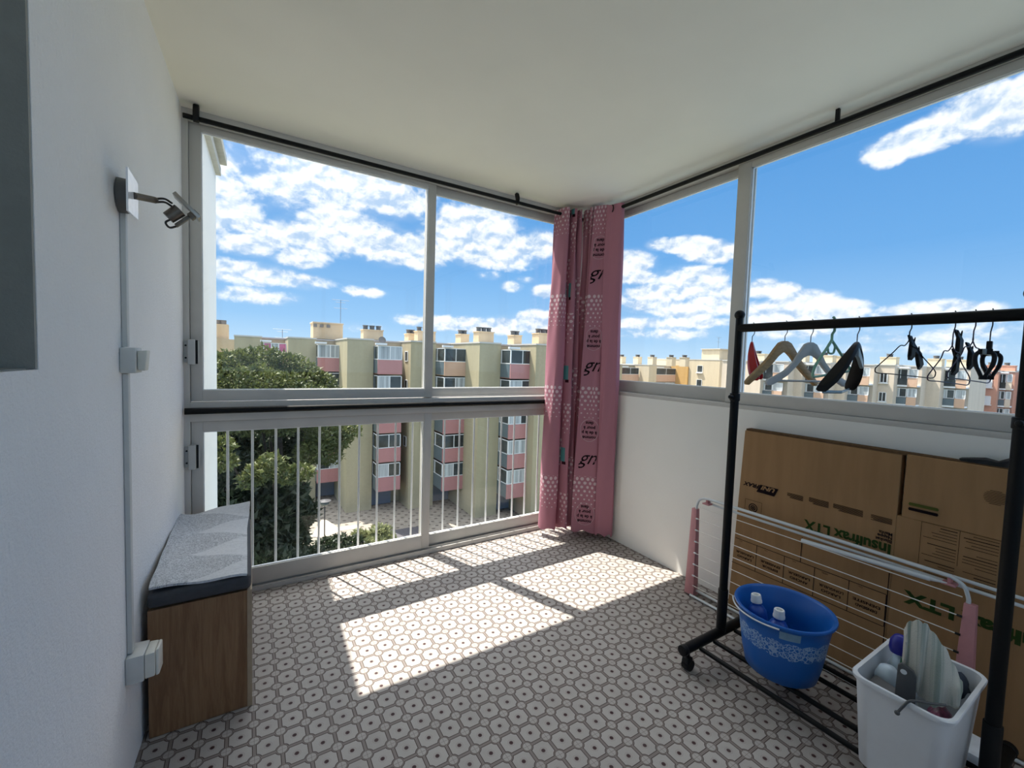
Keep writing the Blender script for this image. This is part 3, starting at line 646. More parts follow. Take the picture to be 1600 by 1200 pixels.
# ================================================================== GARMENT RACK
RXX, RY0, RY1, RZ = 1.87, 1.112, .268, 1.497
g = thing('garment_rack', 'black metal garment rack on castors with a low bar shelf', 'clothes rack', (RXX, .69, 0))
for y in (RY0, RY1):
    u = MB().tube([(RXX, y, .095), (RXX, y, 1.195)], .0178, 16).build('upright', MT['black'], g, 0, True)
    MB().tube([(RXX, y, 1.18), (RXX, y, 1.545)], .0150, 16).build('inner_tube', MT['black'], u, 0, True)
    MB().tube([(RXX, y, 1.172), (RXX, y, 1.206)], .0212, 16).build('clamp_collar', MT['black_plastic'], u, .003)
    kn = MB().tube([(RXX-.018, y, 1.19), (RXX-.040, y, 1.19)], .009, 10).build('clamp_knob', MT['black_plastic'], u, .002)
    MB().ball((RXX, y, 1.556), .0215).build('ball_finial', MT['black_plastic'], u, 0, True)
    MB().tube([(RXX, y, .10), (RXX, y, .30)], .0215, 16).build('base_sleeve', MT['black_plastic'], u, .003)
    ft = MB().tube([(1.602, y, .098), (2.125, y, .098)], .0205, 16).build('foot', MT['black'], g, 0, True)
    for x in (1.602, 2.125): MB().lathe((x, y, .098), [(.0001, -.012), (.0225, -.012), (.0225, .012), (.0001, .012)], 16, (1, 0, 0)).build('end_cap', MT['black_plastic'], ft, .003)
    for x in (1.632, 2.098):
        c = MB(); c.tube([(x, y, .082), (x, y, .056)], .009, 10); c.prism((x-.002, y, .030), (1, 0, 0), (0, 0, 1), [(-.020, .010), (.014, -.010), (.022, .006), (.017, .030), (-.014, .030)], .015)
        cb = c.build('caster', MT['black_plastic'], g, .003)
        MB().lathe((x+.004, y, .0245), [(.0001, -.0165), (.0235, -.0165), (.0245, -.008), (.0245, .008), (.0235, .0165), (.0001, .0165)], 20, (0, 1, 0)).build('wheel', MT['black_plastic'], cb, 0, True)
MB().tube([(RXX, RY0, RZ), (RXX, RY1, RZ)], .0180, 16).build('top_rail', MT['black'], g, 0, True)
MB().tube([(RXX, RY1-.016, RZ), (RXX, RY1-.20, RZ)], .0180, 16).build('rail_extension', MT['black'], g, 0, True)
for x in (1.690, 1.790, 1.950, 2.050): MB().tube([(x, RY0-.02, .088), (x, RY1+.02, .088)], .0095, 12).build('shelf_bar', MT['black'], g, 0, True)

# ================================================================== CLOTHES HANGERS
def hook_path(o, d, ztop, zneck, r=.0215, side=1):
    """wire over the rail (rail runs along y) and down to the neck"""
    o = Vector(o); pts = []
    for k in range(11):
        a = PI*1.05 - PI*1.05*k/10
        pts.append(o + Vector((side*math.cos(a), .08*math.cos(a), 0)).normalized()*abs(math.cos(a))*r*(1 if math.cos(a) >= 0 else -1)*1.0 + Vector((0, 0, r*math.sin(a))))
    pts.append(o + Vector((side*r*.70, 0, -.026))); pts.append(Vector((o.x, o.y, (o.z+zneck)/2 - .006))); pts.append(Vector((o.x, o.y, zneck)))
    return pts
def mirror_outline(half): return half + [(-x, z) for x, z in reversed(half)]
def hanger(name, label, y, yaw, neck_z, mat_, shape, th, hook_mat, hook_r=.0016, bev=.003, side=1, tilt=0, extra=None, group=None):
    o = Vector((RXX, y, RZ)); h = thing(name, label, 'clothes hanger', (RXX, y, neck_z), group)
    ax = Vector((math.cos(yaw), math.sin(yaw), math.tan(tilt))); ay = Vector((0, 0, 1))
    MB().tube(hook_path(o, None, RZ, neck_z-.006, side=side), hook_r, 8).build('hook', hook_mat, h, 0, True)
    MB().prism((RXX, y, neck_z), ax, ay, shape, th).build('shoulder', mat_, h, bev)
    if extra: extra(h, Vector((RXX, y, neck_z)), ax, ay)
    return h
R_ = math.radians
wood_shape = mirror_outline([(.010, .002), (.030, -.006), (.052, -.030), (.085, -.070), (.130, -.110), (.175, -.148), (.192, -.166), (.190, -.178), (.178, -.180), (.160, -.166), (.115, -.134), (.070, -.098), (.035, -.062), (.012, -.046), (.004, -.044)])
hanger('clothes_hanger', 'curved wooden hanger with grey wire hook on the black rail', .916, R_(-14), 1.434, MT['wood_hanger'], wood_shape, .0085, MT['hook'])
def white_bar(h, o, ax, ay):
    MB().tube([o+ax*-.150+ay*-.150, o+ax*.150+ay*-.150], .0042, 8).build('trouser_bar', MT['white_plastic'], h)
white_shape = mirror_outline([(.009, .002), (.028, -.006), (.050, -.034), (.080, -.078), (.120, -.112), (.165, -.134), (.196, -.146), (.203, -.160), (.196, -.170), (.176, -.168), (.150, -.156), (.105, -.130), (.065, -.094), (.036, -.062), (.012, -.050), (.004, -.050)])
hanger('clothes_hanger', 'white plastic hanger with trouser bar, between the wooden and the mint green hangers', .821, R_(-17), 1.427, MT['white_plastic'], white_shape, .0065, MT['hook'], extra=white_bar)
# red hanger seen almost edge-on next to the left upright
def swept(h_label, y, yaw, neck, m_, half, drop, w_, curve, hookm, name='clothes_hanger', group=None, rr=.010):
    o = Vector((RXX, y, RZ)); h = thing(name, h_label, 'clothes hanger', (RXX, y, neck), group)
    ax = Vector((math.cos(yaw), math.sin(yaw), 0)); nn = Vector((-ax.y, ax.x, 0))
    MB().tube(hook_path(o, None, RZ, neck-.006), .0017, 8).build('hook', hookm, h, 0, True)
    m = MB(); rows = []
    for i in range(25):
        t = -1 + 2*i/24; a = abs(t); c = Vector((RXX, y, neck)) + ax*(half*t) + nn*(curve*a*a) + Vector((0, 0, -drop*a**1.35))
        wd = rr + (w_-rr)*min(1, a*1.4)*(1 if a < .93 else .7); ht = .018 if a < .85 else .014
        rows.append([c+nn*-wd*.5+Vector((0, 0, -ht)), c+nn*-wd*.35, c+nn*wd*.35, c+nn*wd*.5+Vector((0, 0, -ht)), c+nn*wd*.3+Vector((0, 0, -ht*1.5)), c+nn*-wd*.3+Vector((0, 0, -ht*1.5)), c+nn*-wd*.5+Vector((0, 0, -ht))])
    m.grid(rows).add(rows[0][:6], [(5, 4, 3, 2, 1, 0)]).add(rows[-1][:6], [(0, 1, 2, 3, 4, 5)])
    m.build('shoulder', m_, h, .002)
    return h, ax, nn
swept('glossy red hanger hanging edge-on beside the left black upright', 1.050, R_(25), 1.437, MT['red'], .120, .145, .040, -.028, MT['hook'], rr=.014)
h, ax, nn = swept('black broad-shouldered suit hanger with smoky clear bar on the rail', .671, R_(5), 1.428, MT['black_plastic'], .150, .160, .046, .050, MT['hook'], rr=.018)
o = Vector((RXX, .671, 1.428))
MB().tube([o+ax*-.140+nn*.05+Vector((0, 0, -.182)), o+ax*-.02+nn*.03+Vector((0, 0, -.184)), o+ax*.135+nn*.05+Vector((0, 0, -.178))], .0058, 8, flat=.5).build('trouser_bar', MT['grey_clear'], h)
MB().prism(o+Vector((0, 0, -.012))+nn*-.002, ax, (0, 0, 1), [(-.005, .004), (.020, -.006), (.055, -.048), (.070, -.085), (.045, -.070), (.018, -.048), (.0, -.040)], .006).build('clear_brace', MT['grey_clear'], h, .002)
# mint green hanger: one bent tube with a small loop under the neck
y = .750; h = thing('clothes_hanger', 'mint green tubular plastic hanger with a small loop under its hook', 'clothes hanger', (RXX, y, 1.43))
ax = Vector((math.cos(R_(-9)), math.sin(R_(-9)), 0)); o = Vector((RXX, y, 1.435))
MB().tube(hook_path((RXX, y, RZ), None, RZ, 1.430, r=.0240), .0046, 10).build('hook', MT['mint'], h, 0, True)
P = lambda a, b: o+ax*a+Vector((0, 0, b))
MB().tube(catmull([P(0, 0), P(-.025, -.030), P(-.075, -.085), P(-.092, -.112), P(-.095, -.136), P(-.070, -.137), P(0, -.128), P(.085, -.118), P(.120, -.112), P(.118, -.100), P(.090, -.075), P(.030, -.024), P(0, 0)], 5), .0048, 8).build('shoulder', MT['mint'], h, 0, True)
MB().tube(catmull([P(-.004, -.004), P(-.019, -.020), P(-.019, -.034), P(-.012, -.048), P(.012, -.048), P(.020, -.034), P(.020, -.020), P(.004, -.004)], 4), .0038, 8).build('strap_loop', MT['mint'], h, 0, True)
# wire hangers with sliding clips
def clip(parent, c, ax, s=1.0, lean=0.0):
    c = Vector(c); nn = Vector((-ax.y, ax.x, 0)); up = (Vector((0, 0, 1)) + ax*lean).normalized(); sd = ax
    m = MB(); m.prism(c+nn*.010, sd, up, [(-.013*s, .036*s), (-.004*s, .012*s), (.004*s, .012*s), (.013*s, .036*s), (.012*s, -.004*s), (.010*s, -.030*s), (.004*s, -.044*s), (-.004*s, -.044*s), (-.010*s, -.030*s), (-.012*s, -.004*s)], .0022)
    o = m.build('clip', MT['black_plastic'], parent, .001, seg=1)
    q = MB(); q.prism(c-nn*.002, nn, up, [(.012, .006), (.024, .040), (.020, .042), (.004, .008), (.002, -.030), (.010, -.044), (.012, -.040), (.006, -.026)], .011*s); q.build('rear_jaw', MT['black_plastic'], o, .001, seg=1)
def open_clip(parent, c, ax):
    c = Vector(c); up = Vector((0, 0, 1)); nn = ax.cross(up); m = MB()
    for s_ in (-1, 1):
        m.tube(catmull([c+ax*(s_*.006)+up*.018, c+ax*(s_*.018)+up*.004, c+ax*(s_*.017)+up*-.022, c+ax*(s_*.008)+up*-.046, c+ax*(s_*.003)+up*-.060], 5), [.0055]*12+[.0048]*9, 8, flat=1.4)
    m.obox(c+up*.014, ax*.014, nn*.009, up*.008); m.obox(c+up*-.060, ax*.008, nn*.009, up*.006)
    m.build('clip', MT['black_plastic'], parent, .001, seg=1)
def wire_hanger(label, y, yaw, neck, half, drop, m_, clips, hook_m=None, grp='wire hangers with black clips', r=.0017):
    h = thing('clip_hanger', label, 'clothes hanger', (RXX, y, neck), grp)
    ax = Vector((math.cos(yaw), math.sin(yaw), 0)); o = Vector((RXX, y, neck)); P = lambda a, b: o+ax*a+Vector((0, 0, b))
    MB().tube(hook_path((RXX, y, RZ), None, RZ, neck, r=.0212), r, 8).build('hook', hook_m or m_, h, 0, True)
    pts = catmull([P(0, .012), P(0, 0), P(-.020, -.018), P(-.045, -.020), P(-half*.5, -drop*.42), P(-half*.92, -drop*.82), P(-half, -drop*.93), P(-half*.93, -drop*1.03), P(-half*.5, -drop*1.05), P(half*.5, -drop*1.12), P(half*.9, -drop*1.14), P(half, -drop*1.02), P(half*.93, -drop*.86), P(half*.5, -drop*.48), P(.045, -.024), P(.020, -.018), P(0, 0), P(0, .012)], 5)
    MB().tube(pts, r, 7).build('wire_frame', m_, h, 0, True)
    for a, b, s, ln in clips: clip(h, P(a, b), ax, s, ln)
    return h
wire_hanger('black wire hanger with two large black clips, right of the suit hanger', .528, R_(-11), 1.430, .165, .108, MT['black'], [(.035, -.022, 1.0, .15), (.075, -.052, 1.05, -.3)])
wire_hanger('dark purple wire hanger, second of the wire hangers counted from the suit hanger', .424, R_(-9), 1.412, .125, .108, MT['purple'], [(.060, .012, 1.1, .1), (.050, -.050, 1.0, .25)])
h = wire_hanger('narrow purple wire hanger hanging edge-on with one open black clip', .380, R_(-9), 1.424, .130, .110, MT['purple'], [(.015, -.044, .9, .1)])
h = thing('clip_hanger', 'rightmost hanger on the rail, a grey wire hook holding a clear bar with black clips', 'clothes hanger', (RXX, .345, 1.42), 'wire hangers with black clips')
MB().tube(hook_path((RXX, .345, RZ), None, RZ, 1.415, r=.0212), .0017, 8).build('hook', MT['hook'], h, 0, True)
ax = Vector((math.cos(R_(5)), math.sin(R_(5)), 0)); o = Vector((RXX, .345, 1.405))
MB().obox(o+Vector((0, 0, .004)), ax*.010, Vector((-ax.y, ax.x, 0))*.006, (0, 0, .014)).build('neck_block', MT['black_plastic'], h, .002)
MB().obox(o+Vector((0, 0, -.016)), ax*.090, Vector((-ax.y, ax.x, 0))*.004, (0, 0, .008)).build('clear_bar', MT['grey_clear'], h, .002)
for a in (-.075, .070): open_clip(h, o+ax*a+Vector((0, 0, -.030)), Vector((.30, -.954, 0)))

# ================================================================== CARDBOARD BOX AGAINST THE RIGHT WALL
FX = 2.280
bx = thing('cardboard_box', 'large flat brown cardboard carton with upside-down printing leaning on the right wall', 'box', (2.31, .55, 0))
Y0, Y1 = -.22, 1.318
m = MB()
m.hexa([(2.268, .638, .004), (2.333, .638, .004), (2.333, Y1, .004), (2.268, Y1, .004), (2.287, .638, .986), (2.336, .638, .986), (2.336, Y1-.026, .986), (2.287, Y1-.026, .986)])
m.hexa([(2.268, Y0, .004), (2.333, Y0, .004), (2.333, .638, .004), (2.268, .638, .004), (2.283, Y0, .735), (2.334, Y0, .735), (2.334, .638, .735), (2.283, .638, .735)])
m.hexa([(2.283, Y0, .735), (2.334, Y0, .735), (2.334, .624, .735), (2.283, .624, .735), (2.284, Y0, .992), (2.336, Y0, .992), (2.336, .622, .992), (2.284, .622, .992)])
m.build('carton', MT['carton'], bx, .002, seg=1)
m = MB(); m.box(2.288, 2.3355, -.21, 1.286, .9865, .9965); m.build('top_edge', MT['carton_edge'], bx)
def fxz(z): return 2.268 + (2.286-2.268)*z/.99
def face_pt(y, z, off=.0012): return Vector((fxz(z)-off-(.003 if y < .63 and z > .74 else 0), y, z))
def line(mb, ya, za, yb, zb, w):
    d = Vector((yb-ya, zb-za)); n = Vector((-d.y, d.x)).normalized()*w/2
    mb.add([face_pt(ya+n.x, za+n.y), face_pt(yb+n.x, zb+n.y), face_pt(yb-n.x, zb-n.y), face_pt(ya-n.x, za-n.y)], [(0, 1, 2, 3)])
def words(mb, txt, y_start, z_base, size, shear=0, width=None, spacing=1.0, bold=0):
    """lettering printed upside down: it starts at the near end and its top points to the floor"""
    vs, fs = text_mesh(txt, size, shear=shear, spacing=spacing, bold=bold)
    k = 1.0
    if width:
        w = max(x for x, _ in vs); k = width/w
    mb.add([face_pt(y_start + x*k, z_base - y_) for x, y_ in vs], fs)
def done(mb, nm, m_): mb.build(nm, MT[m_], bx); return MB()
ink, grn, brn, olv = MB(), MB(), MB(), MB()
# maker's mark: white-on-black tile followed by black capitals
def quad(mb, pts): mb.add([face_pt(a, b) for a, b in pts], [tuple(range(len(pts)))])
def tilted(mb, pts): quad(mb, pts)
def uf(mb, txt, y_start, z_base, size, width, off):
    vs, fs = text_mesh(txt, size, shear=.35, bold=.0012); w = max(x for x, _ in vs)
    mb.add([face_pt(y_start + x*width/w, z_base - y_, off) for x, y_ in vs], fs)
quad(ink, [(1.100, .716), (1.190, .716), (1.208, .674), (1.118, .674)])
lt_ = MB(); uf(lt_, 'UNI', 1.113, .712, .028, .075, .0022)
uf(ink, 'FRAX', 1.192, .712, .028, .090, .0012)
mk_ = ink.build('maker_mark', MT['ink'], bx); lt_.build('maker_letters', MT['carton'], mk_); ink = MB()
for rr in (.023, .0135, .006):
    ink.add([face_pt(1.219+rr*math.cos(a), .584+rr*math.sin(a)) for a in [i*2*PI/28 for i in range(28)]] + [face_pt(1.219+(rr-.0045)*math.cos(a), .584+(rr-.0045)*math.sin(a)) for a in [i*2*PI/28 for i in range(28)]], [(i, (i+1) % 28, 28+(i+1) % 28, 28+i) for i in range(28)])
for a in ((1.176, .548, 1.176, .622), (1.176, .622, 1.262, .622), (1.262, .548, 1.262, .622)): line(brn, *a, .0016)
brn = done(brn, 'stamp_frame', 'ink_brown'); ink = done(ink, 'round_stamp', 'ink'); rg = random.Random(5)
for (ya, yb, n) in ((.984, 1.058, 6), (.878, .962, 7), (.748, .862, 7), (.648, .722, 6)):
    for k in range(n):
        line(brn, ya+.002, .690+.0042*k, yb - (0 if k > 1 else (yb-ya)*.25*rg.random()), .690+.0042*k, .0022)
    brn = done(brn, 'small_print', 'ink_brown')
words(grn, 'Insulfrax LTX', .645, .604, .066, width=.330, bold=.0022)
grn = done(grn, 'product_name', 'ink_green')
for k, tx in enumerate(('Blanket', 'Nappe', 'Manta')): words(ink, tx, .645, .624+.0150*k, .0185, bold=.0006)
ink = done(ink, 'product_subtitle', 'ink')
# panel of handling boxes
line(ink, .650, .394, 1.300, .394, .0028); line(ink, .650, .256, 1.312, .256, .0028)
for yv in (.648, .779, .915, 1.049, 1.185): line(ink, yv, .256, yv, .394, .0026)
line(ink, .977, .394, .977, .515, .003)
for yc, a, b2, c2 in ((.663, 'DENSITE', 'DENSIDAD', 'Qty.'), (.795, 'LONGUEUR', 'LARGO', 'MTRS'), (.930, 'LARGEUR', 'ANCHO', 'mm'), (1.064, 'EPAISSEUR', 'ESPESOR', 'mm'), (1.196, 'LARGEUR', 'LARGO', 'mm')):
    words(brn, a, yc, .330, .0155, width=.098, bold=.0006); words(brn, b2, yc+.010, .308, .0155, width=.078, bold=.0006); words(brn, c2, yc+.066, .388, .010)
line(ink, .645, .100, .645, .488, .003)
ink = done(ink, 'handling_panel', 'ink'); brn = done(brn, 'handling_words', 'ink_brown')
words(grn, 'Insulfrax LTX', .150, .440, .068, width=.445, bold=.003)
grn = done(grn, 'product_name', 'ink_green')
# second face: green badge, recycling ring and table of small print
for k, (a, b2) in enumerate(((.517, .601), (.517, .601))):
    z = .795-.020*k; quad(olv if k == 0 else ink, [(a, z-.006), (b2, z-.006), (b2+.003, z), (b2, z+.006), (a, z+.006), (a-.003, z)])
olv = done(olv, 'green_badge', 'ink_olive'); ink = done(ink, 'black_badge', 'ink')
for k in range(9):
    z = .862+.0058*k; hw = .030*math.sqrt(max(0, 1-((k-4)/4.6)**2)); line(brn, .372-hw, z, .372+hw, z, .0016)
brn = done(brn, 'recycling_ring', 'ink_brown')
for a in ((.345, .735, .560, .735), (.560, .40+.16, .560, .735), (.452, .60, .452, .735)): line(brn, *a, .0014)
for k in range(17):
    z = .725-.0115*k
    if k % 6 != 5:
        line(brn, .458, z, .553-.05*rg.random(), z, .0030 if k % 6 == 0 else .0020); line(brn, .352, z, .446-.045*rg.random(), z, .0030 if k % 6 == 1 else .0020)
brn = done(brn, 'specification_table', 'ink_brown')
# crumpled dark cloth lying along the top edge of the box
m = MB(); rg = random.Random(11); rows = []
for i in range(17):
    t = i/16; yy = .47 - .50*t; hgt = .026*math.sin(PI*min(1, t*1.15+.05))**.6*(1+.35*rg.uniform(-1, 1)) + .003
    rows.append([(2.292, yy, .9968), (2.290+.004*rg.random(), yy+.006*rg.uniform(-1, 1), .9970+hgt*.75), (2.305, yy, .9970+hgt*(1+.15*rg.random())), (2.322, yy, .9970+hgt*.8), (2.334, yy, .9968), (2.312, yy, .9966), (2.292, yy, .9968)])
m.grid(rows); c_ = m.build('folded_cloth', MT['cloth_dark'], None, 0, True); tag(c_, 'dark crumpled cloth lying on the top edge of the brown carton', 'cloth')

# ================================================================== FOLDED CLOTHES AIRER
A = thing('clothes_airer', 'folded white wire clothes airer with pink plastic ends standing against the cardboard carton', 'drying rack', (2.2, .95, 0))
def hoop(x, yl, yr, zt, zb, r, m_, nm):
    MB().tube(catmull([(x, yl+.012, zb), (x, yl+.010, zt-.055), (x, yl-.004, zt-.020), (x, yl-.040, zt)], 6)[:-1] + [(x, yl-.06, zt), (x, yr+.06, zt)] + catmull([(x, yr+.040, zt), (x, yr+.006, zt-.018), (x, yr-.008, zt-.055), (x, yr-.010, zb)], 6), r, 10).build(nm, m_, A, 0, True)
hoop(2.192, 1.478, .408, .583, .505, .0066, MT['white_tube'], 'frame_tube')
for yy, s in ((1.497, 1), (.392, -1)):
    m = MB(); w0, w1_ = (.014, .024)
    sg = 1 if s > 0 else -1
    m.hexa([(2.172, yy-.030, .006), (2.216, yy-.030, .006), (2.216, yy+.030, .006), (2.172, yy+.030, .006), (2.180, yy-.016, .508), (2.208, yy-.016, .508), (2.208, yy+.016, .508), (2.180, yy+.016, .508)])
    e = m.build('pink_end_bracket', MT['pink_plastic'], A, .003)
    for z in (.456, .389, .323, .257, .191, .125): 
        MB().lathe((2.180-.008*(1-z/.508), yy-s*.016, z), [(.0001, 0), (.0045, 0), (.0045, .014), (.0001, .014)], 8, (0, -s, 0)).build('wire_plug', MT['white_tube'] if s > 0 else MT['rubber'], e)
for z in (.527, .456, .389, .323, .257, .191, .125, .068): MB().tube([(2.180-.008*(1-z/.508), 1.476, z), (2.180-.008*(1-z/.508), .412, z)], .0021, 6).build('drying_wire', MT['wire'], A)
for x, z, ya, yb in ((2.226, .574, 1.40, -.25), (2.226, .548, 1.40, -.25), (2.164, .0122, 1.482, -.20), (2.235, .0122, 1.482, -.10), (2.200, .034, 1.470, .40)):
    MB().tube([(x, ya, z), (x, yb, z)], .0066, 10).build('leg_tube', MT['white_tube'], A, 0, True)
for ya in (1.40,):
    MB().tube(catmull([(2.226, ya, .574), (2.226, ya+.03, .568), (2.226, ya+.036, .560), (2.226, ya+.03, .552), (2.226, ya, .548)], 4), .0066, 10).build('leg_tube', MT['white_tube'], A, 0, True)
MB().tube([(2.186, .940, .532), (2.186, .500, .552)], .0098, 12).build('handle_sleeve', MT['white_tube'], A, .002)
MB().tube([(2.186, .505, .552), (2.186, .455, .556)], [.0085, .0022], 12).build('handle_tip', MT['white_tube'], A, 0, True)
for yy in (1.432, .452):
    m = MB(); m.box(2.196, 2.222, yy-.006, yy+.006, .552, .580); m.box(2.184, 2.222, yy-.020, yy+.020, .548, .556); m.build('pivot_clip', MT['pink_plastic'], A, .002)

# ================================================================== BLUE BUCKET WITH TWO BOTTLES
BC = Vector((1.865, .850, .0985))
bk = thing('bucket', 'blue plastic bucket with a white lace band standing on the rack shelf', 'bucket', BC)
prof = [(.0001, 0), (.120, 0), (.128, .006), (.140, .06), (.152, .14), (.160, .20), (.166, .235), (.176, .244), (.180, .252), (.178, .258), (.170, .258), (.163, .250), (.155, .205), (.148, .195), (.146, .14), (.135, .06), (.122, .014), (.0001, .012)]
MB().lathe(BC, prof, 56, None, True, 9).build('shell', MT['bucket'], bk, 0, True)
pts = [BC+Vector((.1835*math.cos(a), .1835*math.sin(a), .246+.004*math.sin(a*2))) for a in [PI*.66+PI*.46*i/30 for i in range(31)]]
MB().tube(pts, .0032, 8).build('carry_handle', MT['white_tube'], bk, 0, True)
m = MB(); rows = []
for z in (.205, .236):
    rows.append([BC+Vector(((.1610+(z-.2)*.16+.001)*math.cos(a), (.1610+(z-.2)*.16+.001)*math.sin(a), z)) for a in [PI*1.12+.42*i/10 for i in range(11)]])
m.grid(rows); m.build('grey_sticker', MT['clear_tape'], bk, 0, True)
def blue_bottle(base, top, label):
    base, top = Vector(base), Vector(top); ax = (top-base).normalized(); L = (top-base).length
    b = thing('bottle', label, 'bottle', base, 'blue bottles standing in the bucket')
    m = MB(); m.lathe(base, [(.0001, 0), (.032, 0), (.037, .005), (.037, L-.075), (.035, L-.055), (.026, L-.040), (.017, L-.034), (.0165, L-.030), (.0165, L-.012), (.0001, L-.012)], 28, tuple(ax)); m.build('bottle_body', MT['blue_bottle'], b, 0, True)
    m = MB(); m.lathe(base+ax*(L-.024), [(.0175, 0), (.0215, .002), (.0215, .010), (.0200, .013), (.0192, .030), (.0175, .034), (.0115, .034), (.0110, .026), (.0001, .026)], 24, tuple(ax)); m.build('cap', MT['cap_white'], b, 0, True)
blue_bottle((1.852, .922, .1170), (1.843, .950, .352), 'blue bottle with white cap in the bucket, nearer the garment rack upright')
blue_bottle((1.818, .845, .1125), (1.814, .842, .350), 'blue bottle with white cap in the bucket, nearer the white bin')

# ================================================================== WHITE BIN OF CLEANING THINGS
bi = thing('cleaning_bin', 'white plastic bin full of cleaning things standing on the rack shelf', 'bin', (1.78, .42, .098))
def rr_ring(cx, cy, hx, hy, r, z, n=6):
    out = []
    for qx, qy, a0 in ((1, 1, 0), (-1, 1, PI/2), (-1, -1, PI), (1, -1, 1.5*PI)):
        for i in range(n+1):
            a = a0 + PI/2*i/n; out.append(Vector((cx+qx*(hx-r)+r*math.cos(a), cy+qy*(hy-r)+r*math.sin(a), z)))
    return out
bcx, bcy = 1.782, .414
rings = [rr_ring(bcx, bcy, hx, hy, r, z) for hx, hy, r, z in ((.150, .088, .03, .0985), (.158, .093, .035, .104), (.178, .110, .040, .368), (.186, .117, .042, .372), (.188, .119, .042, .384), (.186, .117, .042, .387), (.176, .107, .036, .386), (.173, .105, .036, .36), (.153, .088, .03, .108))]
m = MB(); k = len(rings[0]); vs = [p for r_ in rings for p in r_]
fs = [(i*k+j, i*k+(j+1) % k, (i+1)*k+(j+1) % k, (i+1)*k+j) for i in range(len(rings)-1) for j in range(k)] + [tuple(range(k-1, -1, -1)), tuple((len(rings)-1)*k+j for j in range(k))]
m.add(vs, fs); m.build('bin_shell', MT['bin'], bi, 0, True)
m = MB(); m.tube(catmull([(1.577, .405, .353), (1.586, .396, .374), (1.600, .384, .394), (1.630, .350, .399), (1.660, .326, .399)], 6), .0034, 8); m.ball((1.577, .405, .353), .0065); m.build('handle_rod', MT['grey_plastic'], bi, 0, True)
# spray bottle leaning in the far left corner
sb = thing('spray_bottle', 'white spray bottle with deep blue cap and green trigger in the white bin', 'bottle', (1.84, .47, .112))
ax_ = (Vector((1.838, .476, .40))-Vector((1.846, .452, .117))).normalized(); c0 = Vector((1.846, .452, .117))
m = MB(); m.lathe(c0, [(.0001, 0), (.032, 0), (.036, .006), (.036, .20), (.034, .235), (.022, .265), (.014, .275), (.014, .285), (.0001, .285)], 24, tuple(ax_)); m.build('bottle_body', MT['bottle_pale'], sb, 0, True)
m = MB(); m.lathe(c0+ax_*.284, [(.0001, 0), (.028, 0), (.030, .012), (.025, .038), (.014, .054), (.0001, .056)], 20, tuple(ax_)); m.build('cap', MT['spray_blue'], sb, 0, True)
m = MB(); m.obox(c0+ax_*.270+Vector((-.024, -.014, -.022)), (.012, 0, 0), (0, .007, 0), (.004, 0, .030)); m.build('trigger', MT['green_plastic'], sb, .003)
b2_ = thing('bottle', 'pale blue flat bottle lying tilted in front of the spray bottle in the white bin', 'bottle', (1.74, .47, .112))
ax_ = Vector((-.03, .10, 1)).normalized(); c0 = Vector((1.757, .455, .117))
m = MB(); m.lathe(c0, [(.0001, 0), (.033, 0), (.038, .008), (.038, .19), (.034, .235), (.020, .262), (.0001, .268)], 24, tuple(ax_)); m.build('bottle_body', MT['bottle_pale'], b2_, 0, True)
m = MB(); m.obox(c0+ax_*.185+Vector((-.0375, .0, .0)), Vector((.0, .018, .0)), ax_*.030, Vector((.0015, 0, 0))); m.build('label_patch', MT['card'], b2_)
dp = thing('dustpan', 'dark grey plastic dustpan with upright handle in the white bin', 'dustpan', (1.70, .40, .112))
m = MB(); m.prism((1.660, .412, .24), (.18, -.98, 0), (0, 0, 1), [(-.022, -.11), (.022, -.11), (.023, .10), (.021, .195), (.014, .210), (-.012, .222), (-.021, .212), (-.023, .10)], .006); m.build('handle', MT['grey_plastic'], dp, .004)
m = MB(); m.obox((1.672, .462, .338), (.010, .044, .002), (.034, -.006, .010), (0, 0, .003)); m.build('pan', MT['grey_plastic'], dp, .002)
m = MB(); m.lathe((1.6535, .418, .438), [(.0035, -.001), (.0075, -.001), (.0075, .001), (.0035, .001)], 16, (-.98, -.18, 0)); m.build('hang_hole_rim', MT['white_tube'], dp)
# striped mop cloth draped over the handle, folded at the top
tw = thing('mop_cloth', 'off-white and grey striped mop cloth draped over the middle of the white bin', 'cloth', (1.75, .36, .25))
top = [Vector(p) for p in ((1.722, .440, .530), (1.712, .432, .560), (1.716, .414, .578), (1.726, .398, .574), (1.734, .380, .552), (1.742, .355, .516), (1.750, .334, .470), (1.760, .320, .430))]
bot = [Vector(p) for p in ((1.700, .436, .455), (1.684, .424, .400), (1.694, .404, .388), (1.686, .388, .372), (1.690, .366, .366), (1.694, .342, .366), (1.716, .322, .378), (1.745, .316, .388))]
T, B = catmull(top, 5), catmull(bot, 5); rows, uvs = [], []
for i in range(15):
    t = i/14; row, uv = [], []
    for j in range(len(T)):
        p = T[j].lerp(B[j], t) + Vector((-.020*math.sin(PI*t), -.006*math.sin(PI*t), .010*math.sin(PI*t)))
        p += Vector((-.006, -.004, 0))*math.sin(j*.62+t*1.2)*(.4+t) + Vector((0, 0, .004*math.sin(j*1.3+t*9)))
        row.append(p); uv.append((j/len(T), t*.3))
    rows.append(row); uvs.append(uv)
MB().grid(rows, uvs).build('front_fold', MT['towel'], tw, 0, True, .006)
rows2, uv2 = [], []
for i in range(11):
    t = i/10; row, uv = [], []
    for j in range(14):
        s = j/13; p = top[1].lerp(top[5], s) + Vector((.010, .004, -.006)) ; q = Vector((1.795, .410, .36)).lerp(Vector((1.815, .335, .35)), s)
        c = p.lerp(q, t) + Vector((.014*math.sin(PI*t), .0, .02*math.sin(PI*t))); row.append(c); uv.append((s*.4, t*.3))
    rows2.append(row); uv2.append(uv)
